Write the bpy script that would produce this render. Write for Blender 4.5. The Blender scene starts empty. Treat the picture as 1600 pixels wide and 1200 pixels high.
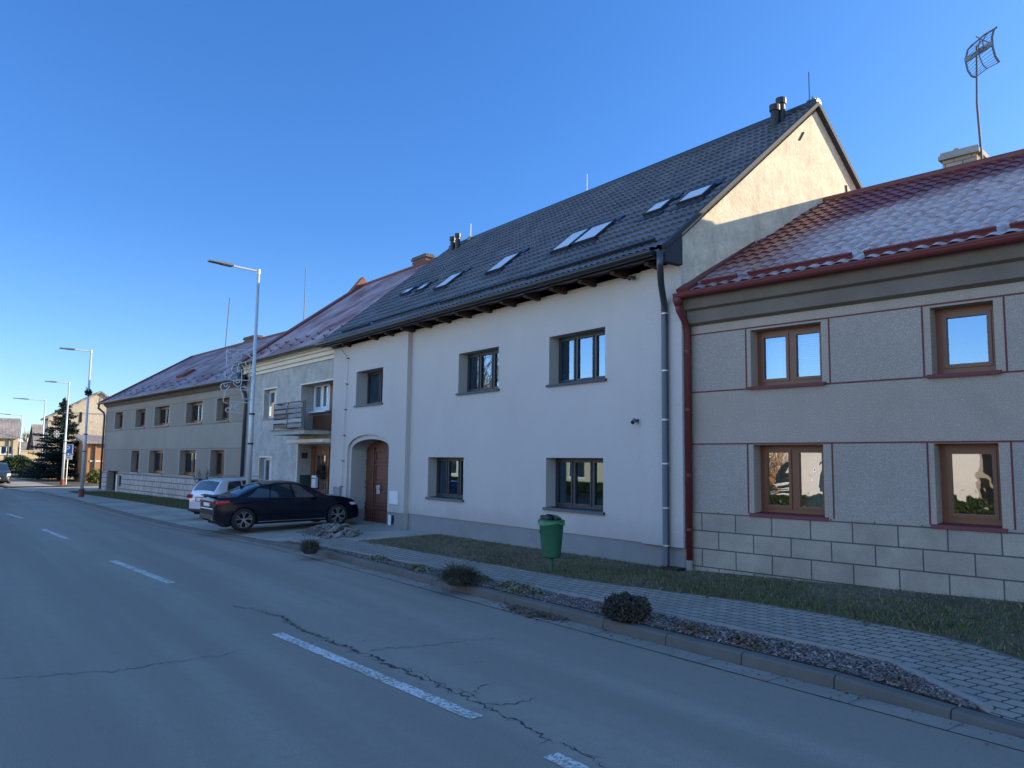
import bpy, bmesh, math, random
from mathutils import Vector, Matrix
from mathutils.geometry import tessellate_polygon
random.seed(7)
C = bpy.data.collections.new("street"); bpy.context.scene.collection.children.link(C)
SC = bpy.context.scene
PI = math.pi
# ------------------------------------------------------------------ camera calibration (real metres)
F = 1206.068; HC = 2.0
def _n(v): return v.normalized()
def _ray(px, py): return Vector((px-800, -(py-600), -F))
_X = -_n(_ray(-110, 710)); _Z = _n(Vector((160, 11900, -F)))
_X = _n(_X - _Z*_X.dot(_Z)); _Y = _Z.cross(_X)
RW = Matrix((_X, _Y, _Z))                    # camera axes -> world
def wray(px, py): return RW @ _ray(px, py)
CAMP = Vector((0, 0, HC))
def onz(px, py, z=0.0):
    d = wray(px, py); t = (z-HC)/d.z; return CAMP + d*t
def onx(px, py, x):
    d = wray(px, py); return CAMP + d*(x/d.x)
def ony(px, py, y):
    d = wray(px, py); return CAMP + d*(y/d.y)
class Plane:
    """A house frame: u along its facade, v into the house, z up."""
    def __init__(s, ox, oy, deg):
        s.o = Vector((ox, oy, 0)); s.a = math.radians(deg)
        s.inv = Matrix.Rotation(-s.a, 3, 'Z')
        s.c = s.inv @ (CAMP - s.o)
    def ray(s, px, py): return s.inv @ wray(px, py)
    def uz(s, px, py, v=0.0):
        d = s.ray(px, py); t = (v-s.c.y)/d.y; p = s.c + d*t; return p.x, p.z
    def vz(s, px, py, u=0.0):
        d = s.ray(px, py); t = (u-s.c.x)/d.x; p = s.c + d*t; return p.y, p.z
    def hit(s, px, py, p0, n):
        d = s.ray(px, py); p0 = Vector(p0); n = Vector(n)
        return s.c + d*((p0-s.c).dot(n)/d.dot(n))
    def world(s, u, v, z=0): return s.o + Matrix.Rotation(s.a, 3, 'Z') @ Vector((u, v, z))

# ------------------------------------------------------------------ mesh builder
class MB:
    def __init__(s): s.v = []; s.f = []; s.m = []; s.k = 0
    def mat(s, k): s.k = k; return s
    def add(s, vs, fs):
        b = len(s.v); s.v += [tuple(p) for p in vs]
        s.f += [tuple(b+i for i in f) for f in fs]; s.m += [s.k]*len(fs); return s
    def quad(s, a, b, c, d): return s.add([a, b, c, d], [(0, 1, 2, 3)])
    def box(s, x0, y0, z0, x1, y1, z1):
        return s.add([(x0,y0,z0),(x1,y0,z0),(x1,y1,z0),(x0,y1,z0),(x0,y0,z1),(x1,y0,z1),(x1,y1,z1),(x0,y1,z1)],
                     [(0,3,2,1),(4,5,6,7),(0,1,5,4),(1,2,6,5),(2,3,7,6),(3,0,4,7)])
    def obox(s, c, ax, ay, az):
        c, ax, ay, az = Vector(c), Vector(ax), Vector(ay), Vector(az)
        P = [c+ax*i+ay*j+az*k for k in (-1,1) for (i,j) in ((-1,-1),(1,-1),(1,1),(-1,1))]
        return s.add(P, [(0,3,2,1),(4,5,6,7),(0,1,5,4),(1,2,6,5),(2,3,7,6),(3,0,4,7)])
    def tube(s, pts, r, n=8, caps=True):
        pts = [Vector(p) for p in pts]; rs = r if isinstance(r, (list, tuple)) else [r]*len(pts)
        V = []; up = None
        for i, p in enumerate(pts):
            t = (pts[min(i+1, len(pts)-1)] - pts[max(i-1, 0)]).normalized()
            if up is None:
                up = Vector((0,0,1)) if abs(t.z) < .9 else Vector((1,0,0))
            a = (up - t*up.dot(t)).normalized(); b = t.cross(a); up = a
            V += [p + (a*math.cos(2*PI*k/n) + b*math.sin(2*PI*k/n))*rs[i] for k in range(n)]
        Fs = [(i*n+k, i*n+(k+1)%n, (i+1)*n+(k+1)%n, (i+1)*n+k) for i in range(len(pts)-1) for k in range(n)]
        if caps: Fs += [tuple(range(n-1,-1,-1)), tuple((len(pts)-1)*n+k for k in range(n))]
        return s.add(V, Fs)
    def lathe(s, prof, c=(0,0,0), n=16, sx=1, sy=1):
        V = [(c[0]+r*math.cos(2*PI*k/n)*sx, c[1]+r*math.sin(2*PI*k/n)*sy, c[2]+z) for r, z in prof for k in range(n)]
        m = len(prof)
        Fs = [(i*n+k, i*n+(k+1)%n, (i+1)*n+(k+1)%n, (i+1)*n+k) for i in range(m-1) for k in range(n)]
        Fs += [tuple(range(n-1,-1,-1)), tuple((m-1)*n+k for k in range(n))]
        return s.add(V, Fs)
    def grid(s, rows):
        h, w = len(rows), len(rows[0])
        return s.add([p for r in rows for p in r], [(i*w+j, i*w+j+1, (i+1)*w+j+1, (i+1)*w+j) for i in range(h-1) for j in range(w-1)])
    def sheet(s, outer, holes, fn):
        """planar sheet with holes: 2-D points, fn maps (a, b) to a 3-D point"""
        loops = [[Vector((a, b, 0)) for a, b in L] for L in [outer]+holes]
        flat = [p for L in loops for p in L]
        return s.add([fn(p.x, p.y) for p in flat], tessellate_polygon(loops))
    def reveal(s, loop, fn0, fn1):
        n = len(loop)
        for i in range(n):
            a, b = loop[i], loop[(i+1) % n]
            s.quad(fn0(*a), fn0(*b), fn1(*b), fn1(*a))
        return s
    def build(s, name, mats, parent=None, smooth=False, bevel=0, fix=True):
        me = bpy.data.meshes.new(name); me.from_pydata(s.v, [], s.f); me.update()
        if not isinstance(mats, (list, tuple)): mats = [mats]
        for m in mats: me.materials.append(m)
        if len(mats) > 1: me.polygons.foreach_set('material_index', s.m)
        if fix:
            bm = bmesh.new(); bm.from_mesh(me); bmesh.ops.recalc_face_normals(bm, faces=bm.faces); bm.to_mesh(me); bm.free()
        if smooth: me.polygons.foreach_set('use_smooth', [True]*len(me.polygons))
        o = bpy.data.objects.new(name, me); C.objects.link(o)
        if parent: o.parent = parent
        if bevel:
            md = o.modifiers.new('bevel', 'BEVEL'); md.width = bevel; md.segments = 2; md.limit_method = 'ANGLE'
        return o
def thing(name, label, cat, loc=(0,0,0), rz=0, group=None):
    o = bpy.data.objects.new(name, None); C.objects.link(o); o.empty_display_size = .2
    o.location = loc; o.rotation_euler = (0, 0, rz); o['label'] = label; o['category'] = cat
    if group: o['group'] = group
    return o
def tag(o, label, cat, group=None, kind=None):
    o['label'] = label; o['category'] = cat
    if group: o['group'] = group
    if kind: o['kind'] = kind
    return o
def struct(o, kind='structure'): o['kind'] = kind; return o
def dup(root, loc, rz, label):
    r = root.copy(); C.objects.link(r); r.location = loc; r.rotation_euler = (0, 0, rz); r['label'] = label
    for ch in list(root.children):
        c = ch.copy(); C.objects.link(c); c.parent = r
        for g in ch.children:
            d = g.copy(); C.objects.link(d); d.parent = c
    return r

# ------------------------------------------------------------------ materials
class NT:
    def __init__(s, name):
        s.m = bpy.data.materials.new(name); s.m.use_nodes = True; s.t = s.m.node_tree
        s.b = s.t.nodes['Principled BSDF']; s.out = s.t.nodes['Material Output']
        s.tc = s.t.nodes.new('ShaderNodeTexCoord'); s.obj = s.tc.outputs['Object']
    def node(s, ty, ins=None, **kw):
        n = s.t.nodes.new(ty)
        for k, v in kw.items(): setattr(n, k, v)
        for k, v in (ins or {}).items(): s.set(n.inputs[k], v)
        return n
    def set(s, sock, v):
        if hasattr(v, 'is_output'): s.t.links.new(v, sock)
        else:
            if isinstance(v, tuple) and len(v) == 3 and sock.type == 'RGBA': v = v+(1,)
            sock.default_value = v
    def noise(s, vec, scale, detail=4, rough=.6, dist=0):
        return s.node('ShaderNodeTexNoise', {'Vector': vec, 'Scale': scale, 'Detail': detail, 'Roughness': rough, 'Distortion': dist}).outputs['Fac']
    def voro(s, vec, scale, out='Distance'):
        return s.node('ShaderNodeTexVoronoi', {'Vector': vec, 'Scale': scale}).outputs[out]
    def mapr(s, x, a, b, c=0., d=1., smooth=True):
        n = s.node('ShaderNodeMapRange', {'Value': x, 'From Min': a, 'From Max': b, 'To Min': c, 'To Max': d})
        if smooth: n.interpolation_type = 'SMOOTHSTEP'
        return n.outputs[0]
    def mix(s, f, a, b, mode='MIX'):
        n = s.node('ShaderNodeMix', data_type='RGBA', blend_type=mode)
        s.set(n.inputs[0], f); s.set(n.inputs[6], a); s.set(n.inputs[7], b); return n.outputs[2]
    def math(s, op, a, b=0.):
        n = s.node('ShaderNodeMath', operation=op); s.set(n.inputs[0], a); s.set(n.inputs[1], b); return n.outputs[0]
    def bump(s, h, strength=.3, dist=.02, normal=None):
        n = s.node('ShaderNodeBump', {'Height': h, 'Strength': strength, 'Distance': dist})
        if normal: s.set(n.inputs['Normal'], normal)
        return n.outputs[0]
    def scale(s, vec, x, y, z):
        return s.node('ShaderNodeMapping', {'Vector': vec, 'Scale': (x, y, z)}).outputs[0]
    def swz(s, order):
        sp = s.node('ShaderNodeSeparateXYZ', {0: s.obj}); cb = s.node('ShaderNodeCombineXYZ')
        for i, ch in enumerate(order):
            if ch != '0': s.set(cb.inputs[i], sp.outputs['xyz'.index(ch)])
        return cb.outputs[0]
    def xyz(s): return s.node('ShaderNodeSeparateXYZ', {0: s.obj}).outputs
    def done(s, col=None, rough=None, normal=None, spec=None, metal=None):
        for k, v in (('Base Color', col), ('Roughness', rough), ('Normal', normal), ('Specular IOR Level', spec), ('Metallic', metal)):
            if v is not None: s.set(s.b.inputs[k], v)
        return s.m
def plain(name, col, rough=.5, metal=0, var=.12, scale=3., bump=0, spec=.5):
    t = NT(name); n = t.noise(t.obj, scale, 5)
    c2 = tuple(max(0, c*(1-2*var)) for c in col); c1 = tuple(min(1, c*(1+var)) for c in col)
    nm = t.bump(t.noise(t.obj, scale*14, 3), bump, .01) if bump else None
    return t.done(t.mix(n, c2, c1), rough, nm, spec, metal)
def stucco(name, col,  var=.15, big=.5, fine=60, bump=.4, speck=None, stain=None, stain_amt=.5, dist=.006, streak=False, grain=.35, splash=False):
    t = NT(name)
    n = t.noise(t.obj, big, 6, .65); f = t.noise(t.obj, fine, 3, .7)
    c2 = tuple(c*(1-var) for c in col); c1 = tuple(min(1, c*(1+var)) for c in col)
    c = t.mix(t.mapr(n, .3, .7), c2, c1)
    c = t.mix(t.mapr(f, .35, .65, 0, grain), c, tuple(k*.55 for k in col))
    if stain:
        v = t.scale(t.obj, 1.6, 1.6, .55) if streak else t.obj
        c = t.mix(t.mapr(t.noise(v, 1.3, 8, .7), .5, .72, 0, stain_amt), c, stain)
    if splash:                                             # rain-splash dirt just above the plinth and faint runs
        z = t.xyz()[2]; d = t.mapr(t.math('ADD', z, t.math('MULTIPLY', t.noise(t.obj, 1.8, 6, .7), .8)), 1.5, .9, 0, .40)
        c = t.mix(d, c, tuple(k*.55 for k in col)); c = t.mix(t.mapr(t.noise(t.scale(t.obj, 2.2, 2.2, .22), 1.4, 6, .6), .56, .72, 0, .08), c, tuple(k*.6 for k in col))
    if speck:
        w = t.node('ShaderNodeTexWhiteNoise', {'Vector': t.node('ShaderNodeVectorMath', {0: t.scale(t.obj, 110, 110, 110)}, operation='FLOOR').outputs[0]}).outputs['Value']
        c = t.mix(t.mapr(w, .9975, .998, 0, .6), c, speck)
    return t.done(c, .92, t.bump(f, bump, dist), .25)
M = {}
M['facade'] = stucco('light_grey_facade', (.555,.515,.485), .04, .45, 90, .4, dist=.004, splash=True)
M['reveal'] = stucco('grey_reveal_plaster', (.46,.45,.42), .05, .5, 90, .2, dist=.003)
M['plinth'] = stucco('grey_plinth_plaster', (.28,.285,.285), .1, .8, 120, .8, speck=(.6,.6,.6))
M['gable'] = stucco('old_cream_gable_plaster', (.72,.62,.465), .15, 2.2, 16, .55, stain=(.41,.33,.23), stain_amt=.6, dist=.02, streak=True)
M['brizolit'] = stucco('grey_brown_dash_render', (.495,.41,.335), .09, .5, 70, 1., speck=(.8,.8,.78), stain=(.33,.275,.225), stain_amt=.5, dist=.01, grain=.8)
M['panel'] = stucco('darker_dash_panel', (.45,.39,.335), .08, .6, 70, 1., speck=(.8,.8,.78), dist=.01, grain=.8)
M['cornice_dark'] = stucco('dark_cornice_render', (.20,.168,.14), .14, .7, 80, .6, dist=.006)
M['far_render'] = stucco('far_house_render', (.345,.31,.26), .08, .3, 50, .6, stain=(.26,.23,.19), stain_amt=.4)
M['far_panel'] = stucco('far_house_panel_render', (.30,.27,.225), .06, .4, 50, .6)
M['old_render'] = stucco('weathered_grey_render', (.50,.49,.45), .26, 2.6, 24, 1., stain=(.24,.245,.235), stain_amt=.75, dist=.03, grain=.5)
M['cornice_light'] = stucco('cream_cornice_moulding', (.80,.74,.62), .06, 1., 60, .2)
M['stone'] = stucco('old_cream_stone_gable', (.52,.46,.37), .16, .4, 6, .8, stain=(.30,.25,.19), stain_amt=.75, dist=.04)
M['ochre'] = stucco('ochre_plaster', (.58,.47,.30), .07, .4, 30, .2)
M['orange'] = stucco('orange_plaster', (.42,.21,.10), .08, .4, 30, .2)
M['cream'] = stucco('cream_plaster', (.70,.62,.46), .06, .4, 30, .2)
M['brown_gable'] = stucco('brown_boarded_gable', (.16,.085,.06), .1, 2, 30, .3)
M['anthracite'] = plain('anthracite_frame', (.035,.038,.043), .45, var=.05)
M['dark_metal'] = plain('anthracite_sheet_metal', (.03,.036,.046), .38, .35, var=.12)
M['iron'] = plain('rusty_wall_iron', (.05,.035,.028), .95, 0, var=.2, spec=.1)
M['cap'] = plain('dark_chimney_cap', (.10,.09,.08), .9, var=.2, scale=6)
M['verge'] = plain('dull_verge_metal', (.05,.055,.065), .75, 0, var=.1, spec=.2)
M['pipe'] = plain('dark_grey_downpipe', (.07,.08,.095), .35, .5, var=.1)
M['clip'] = plain('galvanised_clip', (.5,.5,.5), .4, .6)
M['brown_frame'] = plain('brown_window_frame', (.195,.074,.031), .42, var=.12, scale=4)
M['red_metal'] = plain('oxide_red_metal', (.145,.024,.024), .6, 0, var=.15)
M['red_line'] = plain('dark_red_paint_line', (.15,.035,.032), .8, var=.12)
M['white_frame'] = plain('white_window_frame', (.75,.76,.76), .4, var=.04)
M['door_red'] = plain('weathered_red_brown_door', (.155,.052,.032), .55, var=.3, scale=5)
M['door_brown'] = plain('brown_wood_door', (.19,.075,.033), .5, var=.3, scale=5)
M['rafter'] = plain('brown_rafter_wood', (.055,.027,.02), .7, var=.2, scale=6)
M['black'] = plain('black_plastic', (.012,.013,.015), .5)
M['white_paint'] = plain('white_plastic', (.72,.73,.74), .45, var=.04)
M['galv'] = plain('galvanised_steel', (.58,.60,.62), .45, .3, var=.12, scale=2)
M['lamp_grey'] = plain('lamp_head_grey', (.16,.17,.18), .4, .4)
M['orange_base'] = plain('red_orange_base_paint', (.24,.055,.035), .75, var=.25, scale=5)
M['green_box'] = plain('dark_green_cabinet', (.022,.06,.055), .5, var=.1)
M['bin_green'] = plain('green_litter_bin_plastic', (.018,.115,.062), .5, var=.2, scale=4)
M['bag'] = plain('light_green_bin_bag', (.06,.33,.14), .35, var=.3, scale=12, bump=.4)
M['wire'] = plain('white_wire', (.55,.58,.60), .5)
M['rod'] = plain('dark_rod_steel', (.09,.09,.10), .5, .4)
M['chalk_rod'] = plain('pale_rod_steel', (.6,.6,.6), .45, .4)
M['concrete'] = plain('concrete', (.30,.29,.275), .9, var=.15, scale=4, bump=.3)
M['curtain'] = plain('pale_curtain', (.55,.56,.58), .9, var=.08, scale=8)
M['blind'] = plain('white_blind_slats', (.78,.78,.78), .5, var=.03)
M['room'] = plain('dim_room_wall', (.12,.115,.11), .9)
M['wreath'] = plain('dark_wreath_twigs', (.03,.035,.025), .9, var=.4, scale=30)
M['plate'] = plain('white_number_plate', (.75,.75,.72), .4, var=.02)
M['blue_sign'] = plain('blue_sign_face', (.01,.10,.42), .4, var=.04)
M['tyre'] = plain('tyre_rubber', (.018,.018,.019), .8)
M['alloy'] = plain('alloy_rim', (.5,.5,.52), .28, .85, var=.05)
M['well'] = plain('wheel_well', (.006,.006,.007), .9)
M['tail'] = plain('red_tail_light', (.42,.012,.02), .12, var=.1)
M['chrome'] = plain('chrome_trim', (.7,.7,.72), .15, .95, var=.03)
M['carglass'] = plain('tinted_car_glass', (.022,.034,.046), .03, var=.1, spec=.9)
M['trunk'] = plain('tree_bark', (.10,.075,.055), .95, var=.3, scale=6, bump=.5)
def paint(name, col, metal=.0, rough=.18, coat=.5, spec=.5):
    t = NT(name); t.set(t.b.inputs['Coat Weight'], coat); t.set(t.b.inputs['Coat Roughness'], .03)
    dirt = t.mapr(t.xyz()[2], .15, .6, .12, 0.)
    c = t.mix(t.math('MULTIPLY', dirt, t.mapr(t.noise(t.obj, 5, 5), .3, .7)), col, (.10,.095,.09))
    return t.done(c, t.mapr(dirt, 0, .12, rough, rough+.1), None, spec, metal)
M['car_black'] = paint('black_car_paint', (.003,.006,.016), .0, .25, .12, .2)
M['car_silver'] = paint('pale_silver_car_paint', (.60,.62,.66), .15, .28)
M['car_blue'] = paint('grey_blue_car_paint', (.022,.03,.04), .0, .35)
M['car_red'] = paint('dull_red_car_paint', (.28,.07,.07), .2, .3)
def glass(name, base=.45, wavy=.0, scale=1.5, tint=(.66,.82,1.)):
    t = NT(name)
    fr = t.node('ShaderNodeFresnel', {'IOR': 1.5}).outputs[0]
    g = t.node('ShaderNodeBsdfGlossy', {'Color': tint, 'Roughness': .008})
    if wavy: t.set(g.inputs['Normal'], t.bump(t.noise(t.obj, scale, 2, .4, .6), wavy, .05))
    tr = t.node('ShaderNodeBsdfTransparent', {'Color': (.80,.84,.84)})
    mx = t.node('ShaderNodeMixShader', {0: t.mapr(fr, 0, 1, base, 1., False), 1: tr.outputs[0], 2: g.outputs[0]})
    t.set(t.out.inputs[0], mx.outputs[0]); return t.m
M['glass'] = glass('window_glass', .25, .012, 1.2, (.44,.69,1.))
M['glass_wavy'] = glass('wavy_window_glass', .40, .09, 2.2, (.86,.93,1.))
M['skylight_glass'] = plain('pale_skylight_glass', (.62,.65,.70), .12, var=.12, scale=2)  # opaque panes with a pale blue-grey base colour
def blocks(name, c1, c2, mortar, bw, bh, ms, base, order='xz0', dash=True, off=.5):
    t = NT(name)
    v = t.node('ShaderNodeMapping', {'Vector': t.swz(order), 'Location': base}).outputs[0]
    b = t.node('ShaderNodeTexBrick', {'Vector': v, 'Color1': c1, 'Color2': c2, 'Mortar': mortar, 'Scale': 1., 'Mortar Size': ms, 'Mortar Smooth': .1, 'Bias': 0., 'Brick Width': bw, 'Row Height': bh}, offset=off)
    f = t.noise(t.obj, 70, 3, .7); n = t.noise(t.obj, 1.2, 6, .65)
    c = t.mix(t.mapr(n, .35, .7, 0, .55), b.outputs['Color'], (.5,.5,.5), 'MULTIPLY')
    c = t.mix(t.mapr(f, .4, .65, 0, .4), c, (.45,.45,.45), 'MULTIPLY')
    h = t.math('SUBTRACT', t.math('MULTIPLY', f, .35), b.outputs['Fac'])
    return t.done(c, .92, t.bump(h, .7, .012), .25)
M['brick'] = blocks('red_chimney_brick', (.42,.10,.045), (.32,.075,.04), (.20,.15,.12), .25, .08, .012, (0,0,0), 'xz0')
M['pale_brick'] = blocks('pale_chimney_brick', (.45,.38,.30), (.38,.32,.26), (.2,.18,.16), .30, .085, .012, (0,0,0), 'xz0')
M['blocks_brown'] = blocks('grey_brown_block_plinth', (.45,.395,.32), (.39,.34,.28), (.13,.118,.105), .62, .292, .010, (.12, -.33, 0), 'xz0')
M['blocks_far'] = blocks('far_house_block_plinth', (.60,.54,.48), (.56,.50,.45), (.2,.18,.17), .62, .27, .02, (.1, .02, 0), 'xz0')
def tile_mat(name, col, frost=None, fr=None):
    t = NT(name); n = t.noise(t.obj, 1.5, 6); f = t.noise(t.obj, 35, 3)
    c = t.mix(t.mapr(n, .3, .7), tuple(k*.75 for k in col), tuple(k*1.25 for k in col))
    r = .42
    if frost:
        x = t.xyz(); m = fr(t, x)
        m = t.math('MULTIPLY', m, t.mapr(f, .25, .6, .6, 1.)); c = t.mix(m, c, frost); r = t.mapr(m, 0, 1, .42, .9)
    return t.done(c, r, t.bump(f, .1, .004), .5)
M['tile_dark'] = tile_mat('anthracite_tile_metal', (.095,.100,.112), (.28,.29,.31), lambda t, x: t.mapr(t.noise(t.obj, .8, 5), .45, .8, .05, .35))
def frost_red(t, x):
    n = t.noise(t.obj, .55, 5, .6); n2 = t.noise(t.obj, 5, 3, .6)
    a = t.mapr(t.math('ADD', x[0], t.math('MULTIPLY', n, 1.2)), 1.1, 3.0)          # little frost beside the lit gable
    low = t.mapr(t.math('ADD', x[1], t.math('MULTIPLY', n, .6)), 1.4, .3)           # frost stays near the eaves
    top = t.mapr(t.math('SUBTRACT', t.math('ADD', x[1], t.math('MULTIPLY', n, 1.6)), t.math('MULTIPLY', x[0], .26)), 3.3, 2.2)
    rib = t.math('COSINE', t.math('MULTIPLY', t.math('SUBTRACT', t.math('DIVIDE', t.math('SUBTRACT', x[0], .02), .2157), .42), 2*PI))
    n2 = t.math('ADD', n2, t.math('MULTIPLY', rib, .09))
    return t.math('MULTIPLY', t.math('MAXIMUM', t.math('MULTIPLY', a, top), t.math('MULTIPLY', low, .55)), t.mapr(n2, .22, .60, .45, .95))
M['tile_red'] = tile_mat('oxide_red_tile_metal', (.13,.026,.027), (.52,.47,.48), frost_red)
def slate(name, col, frost, lo, hi, base=(0,0,0)):
    t = NT(name)
    v = t.node('ShaderNodeMapping', {'Vector': t.swz('xy0')}).outputs[0]
    b = t.node('ShaderNodeTexBrick', {'Vector': v, 'Color1': tuple(k*1.15 for k in col), 'Color2': tuple(k*.8 for k in col), 'Mortar': tuple(k*.35 for k in col), 'Scale': 1., 'Mortar Size': .02, 'Brick Width': .38, 'Row Height': .3}, offset=.5)
    n = t.noise(t.obj, .7, 6, .65); s = t.noise(t.scale(t.obj, 2.5, .6, .6), 2, 5)
    c = t.mix(t.math('MULTIPLY', t.mapr(n, lo, hi), t.mapr(s, .3, .65, .35, .8)), b.outputs['Color'], frost)
    return t.done(c, .7, t.bump(t.math('ADD', b.outputs['Fac'], t.math('MULTIPLY', n, -1.)), -.9, .03), .4)
M['slate_red'] = slate('frosted_red_slates', (.17,.05,.045), (.46,.41,.44), .28, .66)
M['slate_red_far'] = slate('frosted_dark_red_slates', (.13,.042,.042), (.40,.36,.40), .28, .66)
M['rust_strip'] = plain('rust_red_verge_strip', (.16,.042,.032), .6, var=.25, scale=5)
M['slate_grey'] = slate('old_grey_slates', (.24,.21,.19), (.36,.33,.30), .35, .7)
def asphalt():
    t = NT('worn_asphalt'); f = t.noise(t.obj, 75, 4, .85); w = t.noise(t.scale(t.obj, .05, 1.0, 1), .9, 4, .55); b = t.noise(t.obj, .35, 6, .6)
    g = t.node('ShaderNodeTexWhiteNoise', {'Vector': t.node('ShaderNodeVectorMath', {0: t.scale(t.obj, 60, 60, 60)}, operation='FLOOR').outputs[0]}).outputs['Value']
    c = t.mix(t.mapr(w, .38, .62), (.29,.245,.20), (.385,.328,.272))
    k = t.noise(t.obj, 7, 6, .7)
    c = t.mix(t.mapr(k, .42, .72, 0, .35), c, (.235,.20,.165)); c = t.mix(t.mapr(t.noise(t.obj, 2.1, 7, .75), .62, .75, 0, .45), c, (.20,.183,.155))
    c = t.mix(t.mapr(b, .4, .7, 0, .5), c, (.285,.243,.20))
    c = t.mix(t.mapr(f, .38, .66, 0, .75), c, (.19,.173,.145))
    c = t.mix(t.mapr(g, .9985, .999, 0, .5), c, (.3,.29,.27))
    return t.done(c, .88, t.bump(f, .55, .006), .3)
M['asphalt'] = asphalt()
def pavers():
    t = NT('concrete_pavers')
    wob = t.node('ShaderNodeVectorMath', {0: t.obj, 1: t.scale(t.node('ShaderNodeCombineXYZ', {0: t.math('MULTIPLY', t.math('SINE', t.math('MULTIPLY', t.xyz()[1], 2*PI/.14)), .012)}).outputs[0], 1, 1, 1)}, operation='ADD').outputs[0]
    b = t.node('ShaderNodeTexBrick', {'Vector': wob, 'Color1': (.36,.32,.27), 'Color2': (.28,.25,.215), 'Mortar': (.05,.046,.042), 'Scale': 1., 'Mortar Size': .011, 'Mortar Smooth': .3, 'Brick Width': .20, 'Row Height': .14}, offset=.5)
    n = t.noise(t.obj, .9, 6); f = t.noise(t.obj, 60, 3)
    c = t.mix(t.mapr(n, .35, .75, 0, .45), b.outputs['Color'], (.19,.17,.145))
    return t.done(c, .9, t.bump(t.math('SUBTRACT', t.math('MULTIPLY', f, .3), b.outputs['Fac']), .8, .012), .3)
M['pavers'] = pavers()
def soil(name, c1, c2, scale=6, b=.8):
    t = NT(name); n = t.noise(t.obj, scale, 6, .7); m = t.noise(t.obj, .7, 5, .6)
    c = t.mix(t.mapr(n, .3, .7), c1, c2); c = t.mix(t.mapr(m, .4, .65, 0, .6), c, tuple(k*.6 for k in c1))
    return t.done(c, .95, t.bump(t.noise(t.obj, scale*5, 4), b, .02), .2)
M['soil'] = soil('bed_soil', (.060,.052,.045), (.115,.10,.088), 14)
M['turf'] = soil('worn_turf_soil', (.10,.09,.055), (.19,.16,.11), 7)
M['land'] = soil('field_ground', (.07,.075,.04), (.13,.115,.07), 1)
M['driveway'] = soil('driveway_surface', (.34,.31,.265), (.42,.385,.33), 5, .3)
M['gutter'] = plain('gutter_slab_concrete', (.285,.248,.205), .9, var=.22, scale=2.5, bump=.3)
M['kerb'] = plain('kerb_concrete', (.135,.128,.115), .9, var=.22, scale=2, bump=.3)
M['kerb_far'] = plain('reddish_far_kerb', (.20,.15,.13), .9, var=.2, scale=2)
M['crack'] = plain('open_asphalt_crack', (.045,.045,.045), .95)
def marking():
    t = NT('worn_white_road_paint'); n = t.noise(t.obj, 26, 5, .75); m = t.noise(t.obj, 2.5, 4)
    a = t.mapr(t.math('ADD', n, t.math('MULTIPLY', m, .35)), .62, .74)
    c = t.mix(a, (.66,.65,.62), (.29,.258,.21)); return t.done(c, .85, t.bump(n, .3, .004), .3)
M['marking'] = marking()
def rnd_leaf(name, cols, rough=.8, spec=.25, trans=False):
    t = NT(name); g = t.node('ShaderNodeNewGeometry').outputs['Random Per Island']
    r = t.node('ShaderNodeValToRGB', {0: g}); e = r.color_ramp.elements
    e[0].position = 0; e[0].color = cols[0]+(1,); e[1].position = 1; e[1].color = cols[-1]+(1,)
    for i, c in enumerate(cols[1:-1]): k = e.new((i+1)/(len(cols)-1)); k.color = c+(1,)
    return t.done(r.outputs[0], rough, None, spec)
M['chips'] = rnd_leaf('bark_mulch_chips', [(.055,.045,.044),(.13,.108,.103),(.22,.19,.18),(.095,.078,.076),(.42,.38,.355)])
M['grass'] = rnd_leaf('winter_grass_blades', [(.065,.095,.033),(.095,.125,.046),(.155,.145,.068),(.07,.10,.034),(.25,.205,.12)])
M['dry_grass'] = rnd_leaf('dry_grass_blades', [(.16,.135,.075),(.28,.225,.14),(.22,.18,.115),(.11,.10,.05)])
M['needle'] = rnd_leaf('spruce_needles', [(.010,.024,.024),(.018,.036,.034),(.024,.045,.038),(.012,.028,.026)])
M['shrub_dark'] = rnd_leaf('dark_evergreen_leaves', [(.030,.034,.028),(.055,.055,.045),(.10,.085,.070),(.045,.045,.036)])
M['shrub_green'] = rnd_leaf('hedge_leaves', [(.02,.04,.016),(.035,.06,.022),(.05,.075,.03)])
M['shrub_yellow'] = rnd_leaf('yellow_green_leaves', [(.11,.12,.03),(.16,.16,.045),(.09,.11,.03)])
M['tuft'] = rnd_leaf('dark_tuft_blades', [(.04,.044,.032),(.08,.076,.055),(.14,.125,.09)])
M['pale_leaf'] = rnd_leaf('frosted_pale_leaves', [(.10,.13,.08),(.17,.19,.13),(.13,.13,.08),(.22,.22,.17)])
M['dead_leaf'] = rnd_leaf('dead_brown_leaves', [(.10,.075,.055),(.16,.125,.095),(.13,.10,.08),(.075,.06,.05)])
M['rubble'] = rnd_leaf('rubble_stones', [(.15,.14,.125),(.22,.21,.19),(.11,.105,.095),(.30,.285,.265)])
M['gravel'] = soil('gravel_heap', (.13,.12,.105), (.22,.205,.185), 22, 1.)
M['twig'] = plain('bare_sunlit_twigs', (.36,.19,.08), .9, var=.2)

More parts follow.
